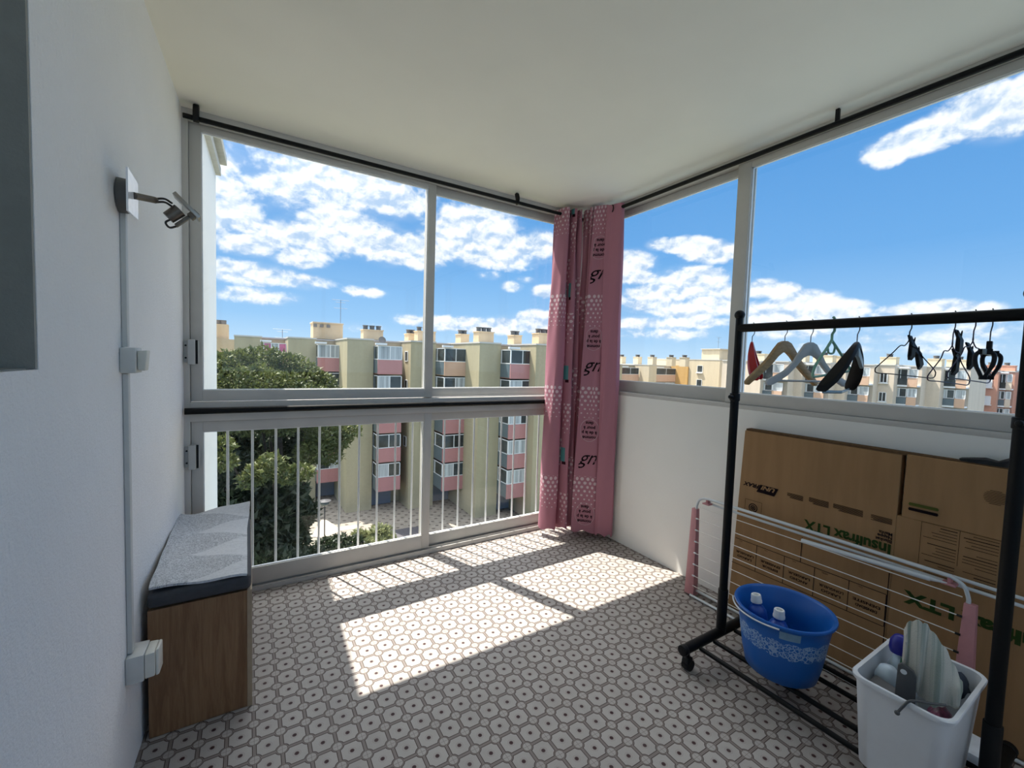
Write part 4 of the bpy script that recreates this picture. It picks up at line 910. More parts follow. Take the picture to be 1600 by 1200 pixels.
MB().grid(rows2, uv2).build('rear_fold', MT['towel'], tw, 0, True, .006)
m = MB(); rg = random.Random(4); rows = []
for i in range(13):
    a = PI*i/12; rows.append([Vector((1.705, .346, .318)) + Vector((math.sin(a)*math.cos(b)*.052, math.sin(a)*math.sin(b)*.026, math.cos(a)*.042))*(1+.14*rg.uniform(-1, 1)*math.sin(a)) for b in [2*PI*j/18 for j in range(18)]])
for r_ in rows: r_.append(r_[0])
m.grid(rows); o_ = m.build('plastic_bag', MT['magenta'], None, 0, True); tag(o_, 'crumpled wine-pink plastic bag at the near end of the white bin', 'bag')
m = MB(); rg = random.Random(9); rows = []
for i in range(11):
    a = PI*i/10; rows.append([Vector((1.905, .360, .345)) + Vector((math.sin(a)*math.cos(b)*.040, math.sin(a)*math.sin(b)*.034, math.cos(a)*.040))*(1+.16*rg.uniform(-1, 1)*math.sin(a)) for b in [2*PI*j/16 for j in range(16)]])
for r_ in rows: r_.append(r_[0])
m.grid(rows); o_ = m.build('cleaning_cloth', MT['navy'], None, 0, True); tag(o_, 'dark navy balled cloth at the back right of the white bin', 'cloth')
o_ = MB().box(1.945, 2.060, .295, .390, .0990, .128).build('flat_packet', MT['card'], None, .002); tag(o_, 'white flat packet on the rack shelf behind the white bin', 'packet')

# ================================================================== OUTSIDE: COURTYARD, BUILDINGS, TREES
GZ = -14.0
struct(MB().add([(-400, 5.5, GZ-.02), (900, 5.5, GZ-.02), (900, 900, GZ-.02), (-400, 900, GZ-.02)], [(0, 1, 2, 3)]).build('ground', MT['ground']))
def gpt(px, py, z=GZ):
    d = ray(px, py); return d*((z-H)/d.z) + Vector((0, 0, H))
def pave(name, pix, m_, z):
    top = [gpt(a, b, z) for a, b in pix]; n = len(top)
    mb = MB(); mb.add(top + [p-Vector((0, 0, .12)) for p in top], [tuple(range(n))] + [(i, (i+1) % n, n+(i+1) % n, n+i) for i in range(n)]); return struct(mb.build(name, m_))
p_ = MB(); p_.box(3.5, 60, 33.5, 62, GZ-.2, GZ-.0); struct(p_.build('courtyard_paving', MT['paving']))
pave('garden_path', [(486, 838), (497, 822), (503, 812), (510, 812), (527, 824), (556, 820), (562, 825), (532, 829), (512, 838), (504, 840)], MT['path'], GZ+.03)
pave('kerb_strip', [(558, 846), (562, 838), (640, 824), (662, 822), (662, 836), (600, 842)], MT['kerb'], GZ+.02)
def xat(px, Y, py=600): return onY(px, py, Y).x
def window_part(bld, x0, x1, y, z0, z1, n, pm, fm='white_frame', th=.07, name='balcony_window'):
    m = MB(); w = (x1-x0)/n
    m.box(x0, x1, y, y+th, z0, z0+.07); m.box(x0, x1, y, y+th, z1-.07, z1)
    for k in range(n+1): m.box(x0+w*k-.04, x0+w*k+.04, y, y+th, z0+.07, z1-.07)
    f = m.build(name, MT[fm], bld); g = MB()
    for k in range(n):
        q = MB().box(x0+w*k+.04, x0+w*(k+1)-.04, y+.02, y+.04, z0+.07, z1-.07); q.build('pane', MT[pm[k % len(pm)]], f)
    return f
def side_window(bld, x, y0, y1, z0, z1, n, pm, fm='white_frame', th=.07, name='side_window'):
    m = MB(); w = (y1-y0)/n
    m.box(x, x+th, y0, y1, z0, z0+.07); m.box(x, x+th, y0, y1, z1-.07, z1)
    for k in range(n+1): m.box(x, x+th, y0+w*k-.04, y0+w*k+.04, z0+.07, z1-.07)
    f = m.build(name, MT[fm], bld)
    for k in range(n): MB().box(x+.02, x+.04, y0+w*k+.04, y0+w*(k+1)-.04, z0+.07, z1-.07).build('pane', MT[pm[k % len(pm)]], f)
    return f
def balcony(bld, x0, x1, yf, yb, z, pm, panes, side=True, awning=False, n=2):
    m = MB(); m.box(x0, x1, yf, yf+.12, z-.38, z+1.0); m.box(x1-.1, x1, yf+.12, yb, z-.38, z+1.0); m.box(x0+.1, x1-.1, yf+.12, yb, z-.38, z-.2)
    m.build('balcony_parapet', MT[pm], bld)
    MB().box(x0, x0+.06, yf+.14, yb-.02, z-.30, z+1.0).build('side_panel', MT['side_panel'], bld)
    window_part(bld, x0+.05, x1-.05, yf+.03, z+1.02, z+2.36, n, panes)
    side_window(bld, x0+.02, yf+.14, yb, z+1.02, z+2.36, 2, ['pane_dark', 'pane_curtain'])
    if awning: MB().box(x0-.25, x0+(x1-x0)*.35, yf-.12, yf+.15, z+2.42, z+2.62).build('awning_box', MT['white_frame'], bld)
def chimney(bld, x, y, z, w, d, h, pots=3, m_='chimney'):
    m = MB(); m.box(x, x+w, y, y+d, z, z+h); m.box(x-.06, x+w+.06, y-.06, y+d+.06, z+h-.10, z+h); c = m.build('chimney', MT[m_], bld)
    for k in range(pots):
        px_ = x+w*(k+.5)/pots; q = MB(); q.lathe((px_, y+d/2, z+h), [(.0001, 0), (.24, 0), (.24, .34), (.30, .36), (.30, .44), (.0001, .44)], 10); q.build('chimney_pot', MT['pot'], c)
def aerial(bld, x, y, z, h):
    m = MB(); m.tube([(x, y, z), (x, y, z+h)], .03, 6)
    for k, (dz, w) in enumerate(((0, .9), (-.25, .5), (-.9, .7))): m.tube([(x-w, y, z+h+dz), (x+w, y, z+h+dz)], .02, 5)
    m.build('roof_aerial', MT['antenna'], bld)

# ---- apartment block across the courtyard (seen through the far windows)
b1 = thing('apartment_building', 'stepped ochre apartment block with pink balconies straight across the courtyard', 'building', (10, 45, GZ))
RF = 3.02
def block(bld, x0, x1, y0, y1, m_, rf=RF):
    MB().box(x0, x1, y0, y1, GZ, rf-.14).build('wall_block', MT[m_], bld)
    MB().box(x0-.04, x1+.04, y0-.04, y1, rf-.14, rf).build('roof_edge', MT['coping'], bld)
blk = [(-1.05, xat(409, 50.9), 50.9, 'facade'), (xat(450, 48.5), xat(494, 48.5), 48.5, 'facade'), (xat(542, 43.2), xat(583, 43.2), 43.2, 'facade'), (xat(641, 41.6), xat(680, 41.6), 41.6, 'facade'), (xat(748, 36.3), xat(781, 36.3), 36.3, 'facade'), (xat(836, 33.4), xat(905, 33.4), 33.4, 'facade')]
for k, (x0, x1, y, m_) in enumerate(blk):
    block(b1, x0, x1, y, y+15, m_)
    if k < len(blk)-1:
        nx = blk[k+1][0]; block(b1, x1, nx, y+1.6, y+13, 'facade', RF-.05)      # recessed stretch behind the balconies
bal = [(xat(411, 49.9), xat(448, 49.9), 49.9, 52.4), (xat(496, 47.3), xat(535, 47.3), 47.3, 50.0), (xat(590, 41.8), xat(628, 41.8), 41.8, 44.7), (xat(694, 39.3), xat(729, 39.3), 39.3, 43.1), (xat(797, 34.4), xat(834, 34.4), 34.4, 37.8)]
rg = random.Random(2)
for k, (x0, x1, yf, yb) in enumerate(bal):
    for fl in range(5):
        z = -2.88*fl
        pm = 'peach_' if False else ('peach' if k == 3 and fl == 0 else 'pinkp')
        opts = [['pane_dark', 'pane_curtain'], ['pane_curtain', 'pane_curtain'], ['pane_dark', 'pane_dark'], ['pane_curtain', 'pane_dark']]
        pn = ['pane_pink', 'pane_curtain', 'pane_pink'] if (k == 0 and fl == 0) else opts[rg.randrange(4)]
        balcony(b1, x0, x1, yf, yb, z, pm, pn, awning=(fl == 0), n=3 if (k == 0 and fl == 0) else 2)
    MB().box(x0+.2, x1-.2, yb-.35, yb-.28, GZ+.02, -12.1).build('garage_door', MT['garage'], b1)
for k, (zz) in enumerate((.95, -1.95, -4.85, -7.75)):
    x = blk[3][0]; f = side_window(b1, x-.05, 42.5, 43.3, zz-.05, zz+1.0, 1, ['pane_dark'], name='stair_window')
chimney(b1, xat(486, 52), 50.5, RF, 3.0, 2.2, 1.75, 0)
m = MB()
for k in range(3): m.box(xat(489, 50.4)+.66*k, xat(489, 50.4)+.36+.66*k, 50.42, 50.49, RF+1.25, RF+1.55)
m.build('vent_slots', MT['pot'], b1)
MB().box(xat(485, 52), xat(485, 52)+3.1, 50.4, 52.8, RF+1.75, RF+1.82).build('roof_cap', MT['coping'], b1)
aerial(b1, xat(531, 51), 51, RF+1.8, 2.6); aerial(b1, xat(441, 53), 53, RF, .9)
chimney(b1, xat(565, 46), 45.5, RF, 2.0, 1.2, 1.05, 3); chimney(b1, xat(637, 47), 47, RF, .9, 1.5, 1.0, 2); chimney(b1, xat(649, 45), 44.5, RF, 2.0, 1.2, 1.2, 3)
chimney(b1, xat(717, 43), 42.8, RF, 1.0, 1.4, 1.05, 2); chimney(b1, xat(739, 40), 39.0, RF, 1.75, 1.2, 1.2, 3); chimney(b1, xat(801, 38), 38, RF, .95, 1.3, 1.0, 2); chimney(b1, xat(835, 36), 35.5, RF, 1.8, 1.2, 1.2, 3)
m = MB(); m.lathe((xat(595, 43.2), 43.0, RF-.10), [(.0001, 0), (.30, .05), (.36, .10), (.30, .08), (.0001, .03)], 18, (0, -1, .3)); m.build('satellite_dish', MT['pot'], b1)

# ---- far-left block behind the pine
b0 = thing('apartment_building', 'low peach building half hidden behind the pine at the left', 'building', (-3, 70, GZ))
x0, x1 = xat(300, 70), xat(372, 70)
MB().box(x0, x1, 70, 80, GZ, 3.0).build('wall_block', MT['chimney'], b0)
xq = xat(322, 72); MB().box(xq, xat(357, 72), 72, 75, 3.0, 5.1).build('stair_tower', MT['chimney'], b0)
for k in range(2): MB().lathe((xat(340+9*k, 73), 73, 5.1), [(.0001, 0), (.4, 0), (.4, .6), (.0001, .6)], 10).build('chimney_pot', MT['pot'], b0)

# ---- cream block seen through the narrow right pane
b2 = thing('apartment_building', 'cream apartment block with two small square windows seen through the narrow right pane', 'building', (64, 50, GZ))
def sl(px, py=580): d = ray(px, py); return d.y/d.x
def roofz(px, py, X): d = ray(px, py); return d.z*X/d.x + H
X1 = 60.0; Y1 = X1*sl(959); xb = Y1/sl(972); xc = Y1/sl(1000)
X2 = xc; Y2 = X2*sl(1014); xd = Y2/sl(1026); xe = Y2/sl(1058)
X3 = xe; Y3 = X3*sl(1124); xf = Y3/sl(1140)
zA, zB, zC = roofz(962, 568.6, X1), roofz(1012, 569.6, X2), roofz(1100, 561.5, X3)
block(b2, X1, xb, Y1, Y1+16, 'facade', zA); block(b2, xb, xc, Y1+1.5, Y1+14, 'facade', zA-.05)
block(b2, X2, xd, Y2, Y2+16, 'facade2', zB); block(b2, xd, xe, Y2+1.5, Y2+12, 'facade2', zB-.05)
block(b2, X3, xf, Y3, Y2+6, 'facade2', zC)
MB().box(X3-.25, X3-.02, X3*sl(1076), Y2+1.4, GZ, zB).build('orange_bay', MT['orange'], b2)
for bx0_, bx1_, yy, zt in ((xb, xc, Y1, zA), (xd, xe, Y2, zB)):
    for fl in range(4):
        z = zt-3.0-2.88*fl
        balcony(b2, bx0_+.1, bx1_-.1, yy+.15, yy+2.2, z, 'peach', ['pane_dark', 'pane_curtain'] if fl % 2 else ['pane_dark', 'pane_dark'], awning=(fl == 0))
for zz in (0, -2.75, -5.5):
    zt = roofz(1093, 571, X3)+zz; side_window(b2, X3-.06, X3*sl(1097.5), X3*sl(1089.5), zt-1.35, zt, 1, ['pane_dark'], name='square_window')
    MB().box(X3-.25, X3-.01, X3*sl(1098.5), X3*sl(1088.5), zt-1.55, zt-1.38).build('window_sill', MT['white_frame'], b2)
tz = roofz(1095, 546, X3+2)
MB().box(X3+2, X3+8, (X3+2)*sl(1121)-.2, (X3+2)*sl(1095), zC, tz).build('stair_tower', MT['facade2'], b2)
MB().box(X3+1.8, X3+8.2, (X3+2)*sl(1122)-.3, (X3+2)*sl(1094), tz, tz+.15).build('roof_edge', MT['coping'], b2)
aerial(b2, X3+3, (X3+3)*sl(1120), tz, 2.4)
for px in (961, 986, 1009, 1039, 1060): chimney(b2, 70, 70*sl(px+10), min(zA, zB)-.1, 1.2, 1.3, 1.75, 2, 'facade2')

# ---- long beige and salmon blocks seen through the big right pane, behind the hangers
def x_unit(bld, pa, pb, X, rpx, kind, m_, floors=4, deep=14, win=None):
    ya, yb = X*sl(pb), X*sl(pa); zr = roofz((pa+pb)/2, rpx, X)
    MB().box(X, X+deep, ya, yb, GZ, zr-.15).build('wall_block', MT[m_], bld)
    MB().box(X-.08, X+deep, ya, yb, zr-.15, zr).build('roof_edge', MT['coping'], bld)
    if kind == 'balcony':
        for fl in range(floors):
            z = zr-2.75-2.72*fl; y1 = ya+(yb-ya)*.93; ysp = ya+(yb-ya)*.36
            m = MB(); m.box(X-1.5, X-1.36, ysp, y1, z-.25, z-.02); m.box(X-1.36, X-.02, ya+.05, y1, z-.25, z-.05)
            m.build('balcony_slab', MT['white_frame'], bld)
            MB().box(X-1.46, X-1.40, ysp+.05, y1, z, z+.92).build('railing_panel', MT['side_panel'] if (fl % 2) else MT['pane_dark'], bld)
            MB().box(X-1.5, X-1.38, ya+.05, ysp, z-.25, z+1.0).build('balcony_parapet', MT['peach'] if m_ != 'salmon' else MT['facade3'], bld)
            side_window(bld, X-1.30, ysp+.1, y1-.1, z+(1.0 if fl % 2 else .05), z+2.25, 2, ['pane_dark', 'pane_curtain'] if fl % 2 else ['pane_dark', 'pane_dark'], name='balcony_window')
            side_window(bld, X-1.34, ya+.08, ysp-.05, z+1.02, z+2.25, 1, ['pane_curtain'], name='balcony_window')
            if fl == 0: MB().box(X-1.8, X-1.3, ysp-.2, y1+.1, z+2.35, z+2.55).build('awning_box', MT['white_frame'], bld)
    if win:
        for fl in range(floors):
            z = zr-1.75-2.72*fl; c = (ya+yb)/2; w_ = (yb-ya)*.17
            side_window(bld, X-.07, c-w_, c+w_, z-.9, z+.45, 2 if win == 'pane_dark' else 1, [win], name='wall_window')
            MB().box(X-.2, X-.01, c-w_-.15, c+w_+.15, z-1.05, z-.92).build('window_sill', MT['white_frame'], bld)
    return zr, ya, yb
b3 = thing('apartment_building', 'long beige apartment block with glazed balconies behind the clothes hangers', 'building', (75, 30, GZ))
for pa, pb, X, rp, kd, m_, wn in ((1128, 1189, 66, 563, 'wall', 'facade3', None), (1189, 1232, 68.2, 564, 'balcony', 'facade3', None), (1232, 1254, 70.0, 565.2, 'wall', 'facade3', None), (1254, 1297, 72.4, 566, 'balcony', 'facade3', None), (1297, 1322, 74.2, 567.5, 'wall', 'facade3', None), (1322, 1366, 76.6, 569, 'balcony', 'facade3', None), (1366, 1398, 78.2, 569.2, 'wall', 'facade3', 'pane_dark'), (1398, 1441, 81, 571.5, 'balcony', 'facade3', None), (1441, 1471, 83, 572.0, 'wall', 'facade3', None), (1471, 1517, 86, 573.5, 'balcony', 'facade3', None)):
    zr, ya, yb = x_unit(b3, pa, pb, X, rp, kd, m_, win=wn, deep=8.5)
    if kd == 'wall' or pa in (1254, 1471): chimney(b3, X+1.5, ya+.4, zr, 1.3, min(2.6, yb-ya-.5), 1.1, 2 if pa != 1471 else 3, 'facade2')
aerial(b3, 81, 81*sl(1384), roofz(1384, 569, 81), 1.6)
b4 = thing('apartment_building', 'salmon apartment block with white shuttered windows at the far right', 'building', (100, 18, GZ))
for pa, pb, X, rp, kd, wn in ((1517, 1533, 98, 577.5, 'balcony', None), (1533, 1561, 100, 579.0, 'wall', 'shutter'), (1561, 1587, 102.5, 579.6, 'balcony', None), (1587, 1680, 105, 580.5, 'wall', None)):
    zr, ya, yb = x_unit(b4, pa, pb, X, rp, kd, 'salmon', win=wn)
    if pa in (1533, 1561): chimney(b4, X+1.5, ya+.3, zr, 1.2, 2.0, .9, 3, 'salmon')

# ---- trees and shrubs
def leaves(mb, c, r, n, size, rng, squash=.75, shell=.55):
    c = np.array(c); d = rng.normal(size=(n, 3)); d /= np.linalg.norm(d, axis=1)[:, None]
    rad = r*(shell + (1-shell)*rng.random(n)**.5)*(1+.18*np.sin(d[:, 0]*7+c[0]*3)*np.cos(d[:, 1]*6))
    p = c + d*rad[:, None]*np.array([1, 1, squash])
    a = rng.normal(size=(n, 3)); a += d*.8+np.array([0, 0, .35]); a /= np.linalg.norm(a, axis=1)[:, None]
    b = np.cross(a, rng.normal(size=(n, 3))); b /= np.linalg.norm(b, axis=1)[:, None]
    s = size*(.6+.8*rng.random(n))[:, None]
    for i in range(n):
        q = p[i]; mb.add([q-b[i]*s[i]*.32, q+b[i]*s[i]*.32, q+a[i]*s[i]], [(0, 1, 2)])
def tree(name, label, cat, clumps, m_, dens, size, seed, trunk=None, group=None, squash=.75, shell=.55):
    rng = np.random.default_rng(seed); pts = [onY(px, py, Y) for px, py, Y, r in clumps]
    base = Vector((sum(p.x for p in pts)/len(pts), sum(p.y for p in pts)/len(pts), GZ)); t = thing(name, label, cat, base, group)
    mb = MB()
    for p, (px, py, Y, r) in zip(pts, clumps): leaves(mb, p, r, int(dens*r*r), size, rng, squash, shell)
    mb.build('foliage', MT[m_], t)
    tb = MB(); tp = trunk or base; tp = Vector(tp)
    top = Vector((base.x, base.y, max(p.z for p in pts)-1.2)); tb.tube([tp, tp.lerp(top, .5)+Vector((.15, 0, 0)), top], [.20*(1 if cat == 'tree' else .3), .16*(1 if cat == 'tree' else .25), .05], 8)
    for p in pts[::3]:
        if p.z < top.z-2.2: continue
        s_ = tp.lerp(top, .55+.03*random.random()); tb.tube([s_, s_.lerp(p, .5)+Vector((0, 0, .25)), p], [.07, .05, .02], 6)
    tb.build('trunk', MT['bark'], t); return t
tree('pine_tree', 'big bright green umbrella pine filling the left of the far window', 'tree',
     [(318, 592, 18.5, 1.0), (346, 578, 18.5, .85), (378, 571, 19, .80), (412, 567, 19, .85), (446, 577, 19.2, .85), (474, 588, 19.0, .75), (497, 598, 19.0, .62), (512, 612, 19, .5), (356, 608, 17.8, 1.0), (400, 606, 17.6, 1.05), (445, 612, 17.8, 1.0), (488, 622, 18.2, .75), (330, 640, 17.6, 1.0), (386, 645, 17.2, 1.0), (440, 648, 17.6, 1.0),
      (505, 682, 17.6, .62), (528, 684, 17.6, .55), (545, 672, 17.8, .5), (486, 708, 17.4, .6), (512, 708, 17.8, .6), (404, 738, 14.8, .40), (424, 726, 14.8, .42), (448, 742, 14.9, .40), (472, 738, 15.0, .36), (345, 698, 14.8, .38), (352, 722, 14.9, .32), (388, 752, 14.8, .3)],
     'pine', 2400, .13, 1, (1.2, 19.5, GZ))
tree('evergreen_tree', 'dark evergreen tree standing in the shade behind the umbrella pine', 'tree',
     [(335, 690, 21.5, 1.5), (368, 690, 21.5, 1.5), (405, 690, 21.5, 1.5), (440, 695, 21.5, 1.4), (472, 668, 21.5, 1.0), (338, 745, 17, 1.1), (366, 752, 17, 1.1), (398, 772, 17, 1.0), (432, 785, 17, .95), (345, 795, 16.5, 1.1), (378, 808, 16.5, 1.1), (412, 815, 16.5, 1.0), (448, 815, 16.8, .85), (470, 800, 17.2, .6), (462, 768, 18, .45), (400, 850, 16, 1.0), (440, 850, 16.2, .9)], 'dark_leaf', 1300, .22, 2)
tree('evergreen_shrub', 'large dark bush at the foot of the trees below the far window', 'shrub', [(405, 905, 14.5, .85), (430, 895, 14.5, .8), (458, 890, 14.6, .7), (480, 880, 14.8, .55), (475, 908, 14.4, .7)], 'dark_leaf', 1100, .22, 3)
tree('garden_shrub', 'pale feathery shrub standing on the courtyard paving', 'shrub', [(594, 832, 33.5, .75), (603, 846, 33, .8), (585, 850, 32.8, .7), (612, 850, 33, .55)], 'shrub', 1500, .30, 4, shell=.25)
tree('garden_shrub', 'low pale bush beside the sunlit garden path', 'shrub', [(560, 834, 34.5, .45), (570, 838, 34.5, .5), (578, 844, 34.0, .5)], 'shrub', 1600, .25, 5, shell=.25)
tree('garden_shrub', 'low green hedge in front of the sunlit garden path', 'shrub', [(508, 852, 32.5, .7), (530, 848, 33, .7), (552, 848, 33, .65), (520, 862, 32, .7), (545, 864, 32, .7), (572, 862, 32, .6)], 'dark_leaf', 1400, .25, 6, shell=.3)
# street lamp on the path, small tiled house far left
lp = gpt(507, 838); l = thing('lamp_post', 'dark lamp post with round globe on the garden path', 'street lamp', lp)
MB().tube([lp, lp+Vector((0, 0, 2.55))], .055, 8).build('post', MT['lamp_post'], l, 0, True)
MB().ball(lp+Vector((0, 0, 2.85)), .34, 12, .8).build('globe', MT['lamp_glass'], l, 0, True)
MB().lathe(lp+Vector((0, 0, 3.05)), [(.0001, .12), (.30, .03), (.50, 0), (.50, -.03), (.0001, -.03)], 18).build('hood', MT['lamp_post'], l, 0, True)
hp = onY(345, 778, 28); hs = thing('house', 'small white house with orange tiled roof glimpsed below the trees', 'house', (hp.x, 29, GZ))
MB().box(hp.x-1.5, hp.x+.55, 28, 30, GZ, hp.z-.35).build('wall_block', MT['white_frame'], hs)
m = MB(); m.prism((hp.x-.45, 29, hp.z-.35), (0, 1, 0), (0, 0, 1), [(-1.3, 0), (1.3, 0), (0, .75)], 1.25); m.build('tiled_roof', MT['roof_tile'], hs)

# ================================================================== SKY, SUN
SUN = Vector((-.193, .463, 1)).normalized()          # towards the sun
wd = bpy.data.worlds.new('sky'); bpy.context.scene.world = wd; wd.use_nodes = True; nt = wd.node_tree
bgn = nt.nodes['Background']
dirv = nt.nodes.new('ShaderNodeTexCoord').outputs['Generated']
sp = nt.nodes.new('ShaderNodeSeparateXYZ'); link(nt, dirv, sp.inputs[0]); dx, dy, dz = sp.outputs
az = M(nt, 'ARCTAN2', dx, dy); el = M(nt, 'ARCSINE', dz)
cb = nt.nodes.new('ShaderNodeCombineXYZ'); link(nt, az, cb.inputs[0]); link(nt, el, cb.inputs[1]); ae = cb.outputs[0]
ramp = nt.nodes.new('ShaderNodeValToRGB'); link(nt, dz, ramp.inputs[0]); cr = ramp.color_ramp
stops = [(0.0, (.41, .555, .69)), (.08, (.235, .42, .655)), (.22, (.115, .300, .590)), (.42, (.072, .235, .525)), (.75, (.08, .20, .45)), (1, (.08, .20, .45))]
cr.elements[0].position = 0; cr.elements[0].color = (*stops[0][1], 1); cr.elements[1].position = 1; cr.elements[1].color = (*stops[-1][1], 1)
for p, c in stops[1:-1]: e = cr.elements.new(p); e.color = (*c, 1)
CL = [  # cumulus masses: where they stand in the sky (given by the direction towards them), half-widths in degrees, weight
 (520, 285, 9.5, 3.6, 1.0), (450, 292, 5, 2.8, .8), (600, 312, 6, 2.6, .95), (640, 320, 4, 2.2, .8), (370, 335, 3.2, 2.4, 1.0), (345, 345, 2.5, 2.2, .8), (470, 368, 5.5, 2.2, .9), (545, 362, 7.5, 3.0, 1.05), (610, 385, 5.5, 2.6, 1.0), (655, 392, 4.5, 2.4, .95), (520, 345, 4, 1.8, .7),
 (388, 382, 5, 1.5, .9), (425, 378, 2.8, 1.6, .8), (468, 402, 3.6, 1.5, .95), (395, 428, 6, 1.6, .9), (470, 440, 4.5, 1.1, .8), (400, 462, 5.5, 1.2, .75), (570, 456, 3.4, .8, .7), (355, 255, 3, .9, .6), (362, 283, 1.6, 1.0, .6), (348, 247, 1.5, .7, .5),
 (740, 365, 6.5, 3.8, 1.1), (700, 375, 4.5, 3.0, 1.0), (760, 345, 3, 2.2, .9), (800, 392, 5, 2.6, 1.05), (845, 385, 3.2, 2.4, 1.0), (760, 400, 6, 2.0, .9), (795, 330, 3.2, .9, .65), (800, 447, 1.7, .9, .9), (820, 437, 1.6, .6, .7), (852, 455, 2.2, 1.0, .9), (765, 430, 2.2, .9, .6),
 (690, 505, 3.5, 1.2, .9), (735, 508, 4, 1.3, 1.0), (790, 508, 4, 1.4, 1.0), (840, 503, 4.5, 1.6, 1.05), (640, 500, 3, 1.0, .7), (560, 512, 5, .9, .45),
 (985, 412, 3.6, 1.9, 1.05), (1000, 432, 3.2, 1.5, .8), (1030, 382, 2.0, .9, .9), (1068, 383, 3.2, 1.1, 1.0), (1115, 395, 4.2, 1.4, 1.0), (1092, 400, 2.2, .9, .8), (1080, 440, 4.6, 2.1, 1.1), (1030, 458, 5.2, 1.5, 1.0), (1110, 478, 4.0, 1.5, .9), (1020, 478, 5, 1.2, .9), (1075, 485, 5.5, 1.3, .9), (1000, 505, 4.5, 1.1, .9), (1080, 503, 4.5, 1.1, .9), (1040, 520, 7, 1.2, .7), (1130, 462, 2.4, 2.0, .9), (960, 470, 2.4, 1.2, .8),
 (1192, 450, 2.6, 1.2, 1.0), (1222, 455, 2.2, 1.1, .9), (1255, 474, 3.8, 1.6, 1.0), (1215, 490, 5, 1.7, .9), (1310, 487, 3.2, 1.5, 1.0), (1290, 500, 5, 1.2, .8), (1450, 489, 4.6, 1.2, 1.1), (1400, 493, 3, .8, .8), (1250, 520, 7, 1.2, .6), (1400, 525, 9, 1.4, .55), (1550, 520, 8, 1.8, .45), (1500, 545, 9, 1.0, .5), (1300, 545, 9, .9, .5),
 (1388, 236, 2.4, 1.4, 1.0), (1420, 222, 2.8, 1.4, 1.0), (1455, 205, 3.0, 1.5, 1.0), (1500, 190, 3.2, 1.7, 1.05), (1545, 165, 3.2, 2.2, 1.1), (1590, 165, 4.0, 2.6, 1.1), (1640, 150, 4, 2.5, 1.0),
 (700, -200, 30, 12, .9), (200, 250, 14, 5, .9), (-200, 400, 20, 6, .9)]
acc = None; hsum = None; wsum = None
for px, py, sa, se, wgt in CL:
    d = ray(px, py).normalized(); a0, e0 = math.atan2(d.x, d.y), math.asin(d.z); ia, ie = 1/math.radians(sa), 1/math.radians(se)
    v = nt.nodes.new('ShaderNodeVectorMath'); v.operation = 'MULTIPLY_ADD'; link(nt, ae, v.inputs[0]); v.inputs[1].default_value = (ia, ie, 0); v.inputs[2].default_value = (-a0*ia, -e0*ie, 0)
    ln = nt.nodes.new('ShaderNodeVectorMath'); ln.operation = 'LENGTH'; link(nt, v.outputs[0], ln.inputs[0])
    mr = nt.nodes.new('ShaderNodeMapRange'); mr.interpolation_type = 'SMOOTHSTEP'; link(nt, ln.outputs['Value'], mr.inputs[0])
    mr.inputs[1].default_value = 1.55; mr.inputs[2].default_value = .1; mr.inputs[3].default_value = 0; mr.inputs[4].default_value = wgt
    acc = mr.outputs[0] if acc is None else M(nt, 'MAXIMUM', acc, mr.outputs[0])
q = vmul(nt, ae, (1, 1.35, 1))
wob = nt.nodes.new('ShaderNodeTexNoise'); wob.inputs['Scale'].default_value = 14; wob.inputs['Detail'].default_value = 4; link(nt, q, wob.inputs['Vector'])
wv = nt.nodes.new('ShaderNodeVectorMath'); wv.operation = 'MULTIPLY_ADD'; link(nt, wob.outputs['Color'], wv.inputs[0]); wv.inputs[1].default_value = (.035, .035, 0); link(nt, q, wv.inputs[2])
def billow(vec, sc):
    return M(nt, 'SUBTRACT', noise(nt, vec, sc, 4, .55), .5)
bl = billow(wv.outputs[0], 26)
upv = nt.nodes.new('ShaderNodeVectorMath'); upv.operation = 'ADD'; link(nt, wv.outputs[0], upv.inputs[0]); upv.inputs[1].default_value = (-.004, .014, 0)
blu = billow(upv.outputs[0], 26)
n1 = noise(nt, q, 9, 6, .6, .3)
dens = M(nt, 'ADD', acc, M(nt, 'ADD', M(nt, 'MULTIPLY', M(nt, 'SUBTRACT', n1, .5), 1.3), M(nt, 'MULTIPLY', bl, .7)))
edge = smooth(nt, dens, .30, .72)
alpha = M(nt, 'MAXIMUM', M(nt, 'MULTIPLY', edge, smooth(nt, acc, .04, .30)), M(nt, 'MULTIPLY', smooth(nt, acc, .2, .95), .42))
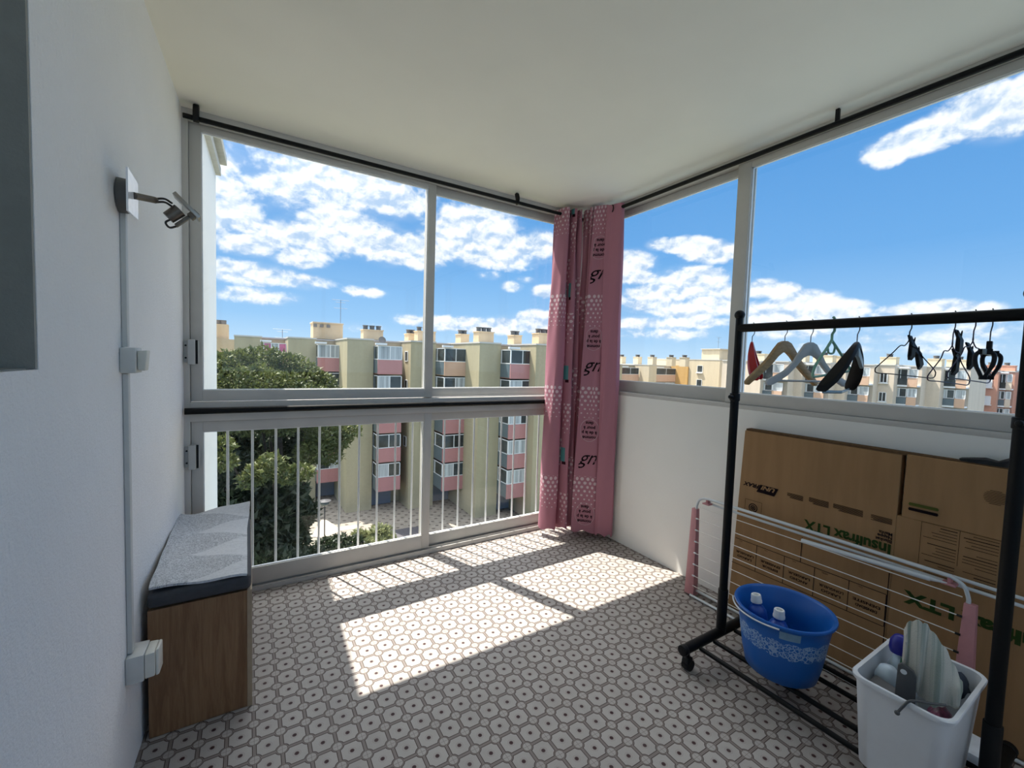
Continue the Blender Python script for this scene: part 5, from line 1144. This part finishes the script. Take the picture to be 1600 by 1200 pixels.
lit = smooth(nt, M(nt, 'ADD', M(nt, 'MULTIPLY', M(nt, 'SUBTRACT', bl, blu), 2.6), M(nt, 'MULTIPLY', M(nt, 'SUBTRACT', n1, .5), 1.2)), -.55, .30)
ccol = mixc(nt, lit, (.34, .46, .64), (.74, .755, .77))
sky = mixc(nt, M(nt, 'MULTIPLY', alpha, .97), ramp.outputs[0], ccol)
# the sky is brighter high up round the sun (thin bright haze), above what the windows show
vd = nt.nodes.new('ShaderNodeVectorMath'); vd.operation = 'DOT_PRODUCT'; link(nt, dirv, vd.inputs[0]); vd.inputs[1].default_value = tuple(SUN)
glow = M(nt, 'MULTIPLY', M(nt, 'POWER', M(nt, 'MAXIMUM', vd.outputs['Value'], 0), 10), 3.0)
hi = M(nt, 'MULTIPLY', smooth(nt, dz, .45, .72), 1.3)
add = M(nt, 'ADD', glow, hi)
ad = nt.nodes.new('ShaderNodeMix'); ad.data_type = 'RGBA'; ad.blend_type = 'ADD'; ad.inputs[0].default_value = 1
link(nt, sky, ad.inputs[6])
hz = nt.nodes.new('ShaderNodeVectorMath'); hz.operation = 'SCALE'; hz.inputs[0].default_value = (1.0, .98, .94); link(nt, add, hz.inputs['Scale']); link(nt, hz.outputs[0], ad.inputs[7])
link(nt, ad.outputs[2], bgn.inputs[0]); bgn.inputs[1].default_value = 1.0
sl_ = bpy.data.lights.new('sun', 'SUN'); sl_.energy = 8.2; sl_.angle = math.radians(.45); sl_.color = (1.0, .945, .87)
so = bpy.data.objects.new('sun', sl_); C.objects.link(so); so.rotation_euler = SUN.to_track_quat('Z', 'Y').to_euler()

sc = bpy.context.scene
sc.view_settings.view_transform = 'Standard'; sc.view_settings.look = 'None'; sc.view_settings.gamma = 1; sc.view_settings.use_curve_mapping = False
sc.view_settings.exposure = 0.66
sc.cycles.max_bounces = 14; sc.cycles.diffuse_bounces = 8; sc.cycles.transparent_max_bounces = 24; sc.cycles.glossy_bounces = 4
sc.cycles.caustics_reflective = False; sc.cycles.caustics_refractive = False
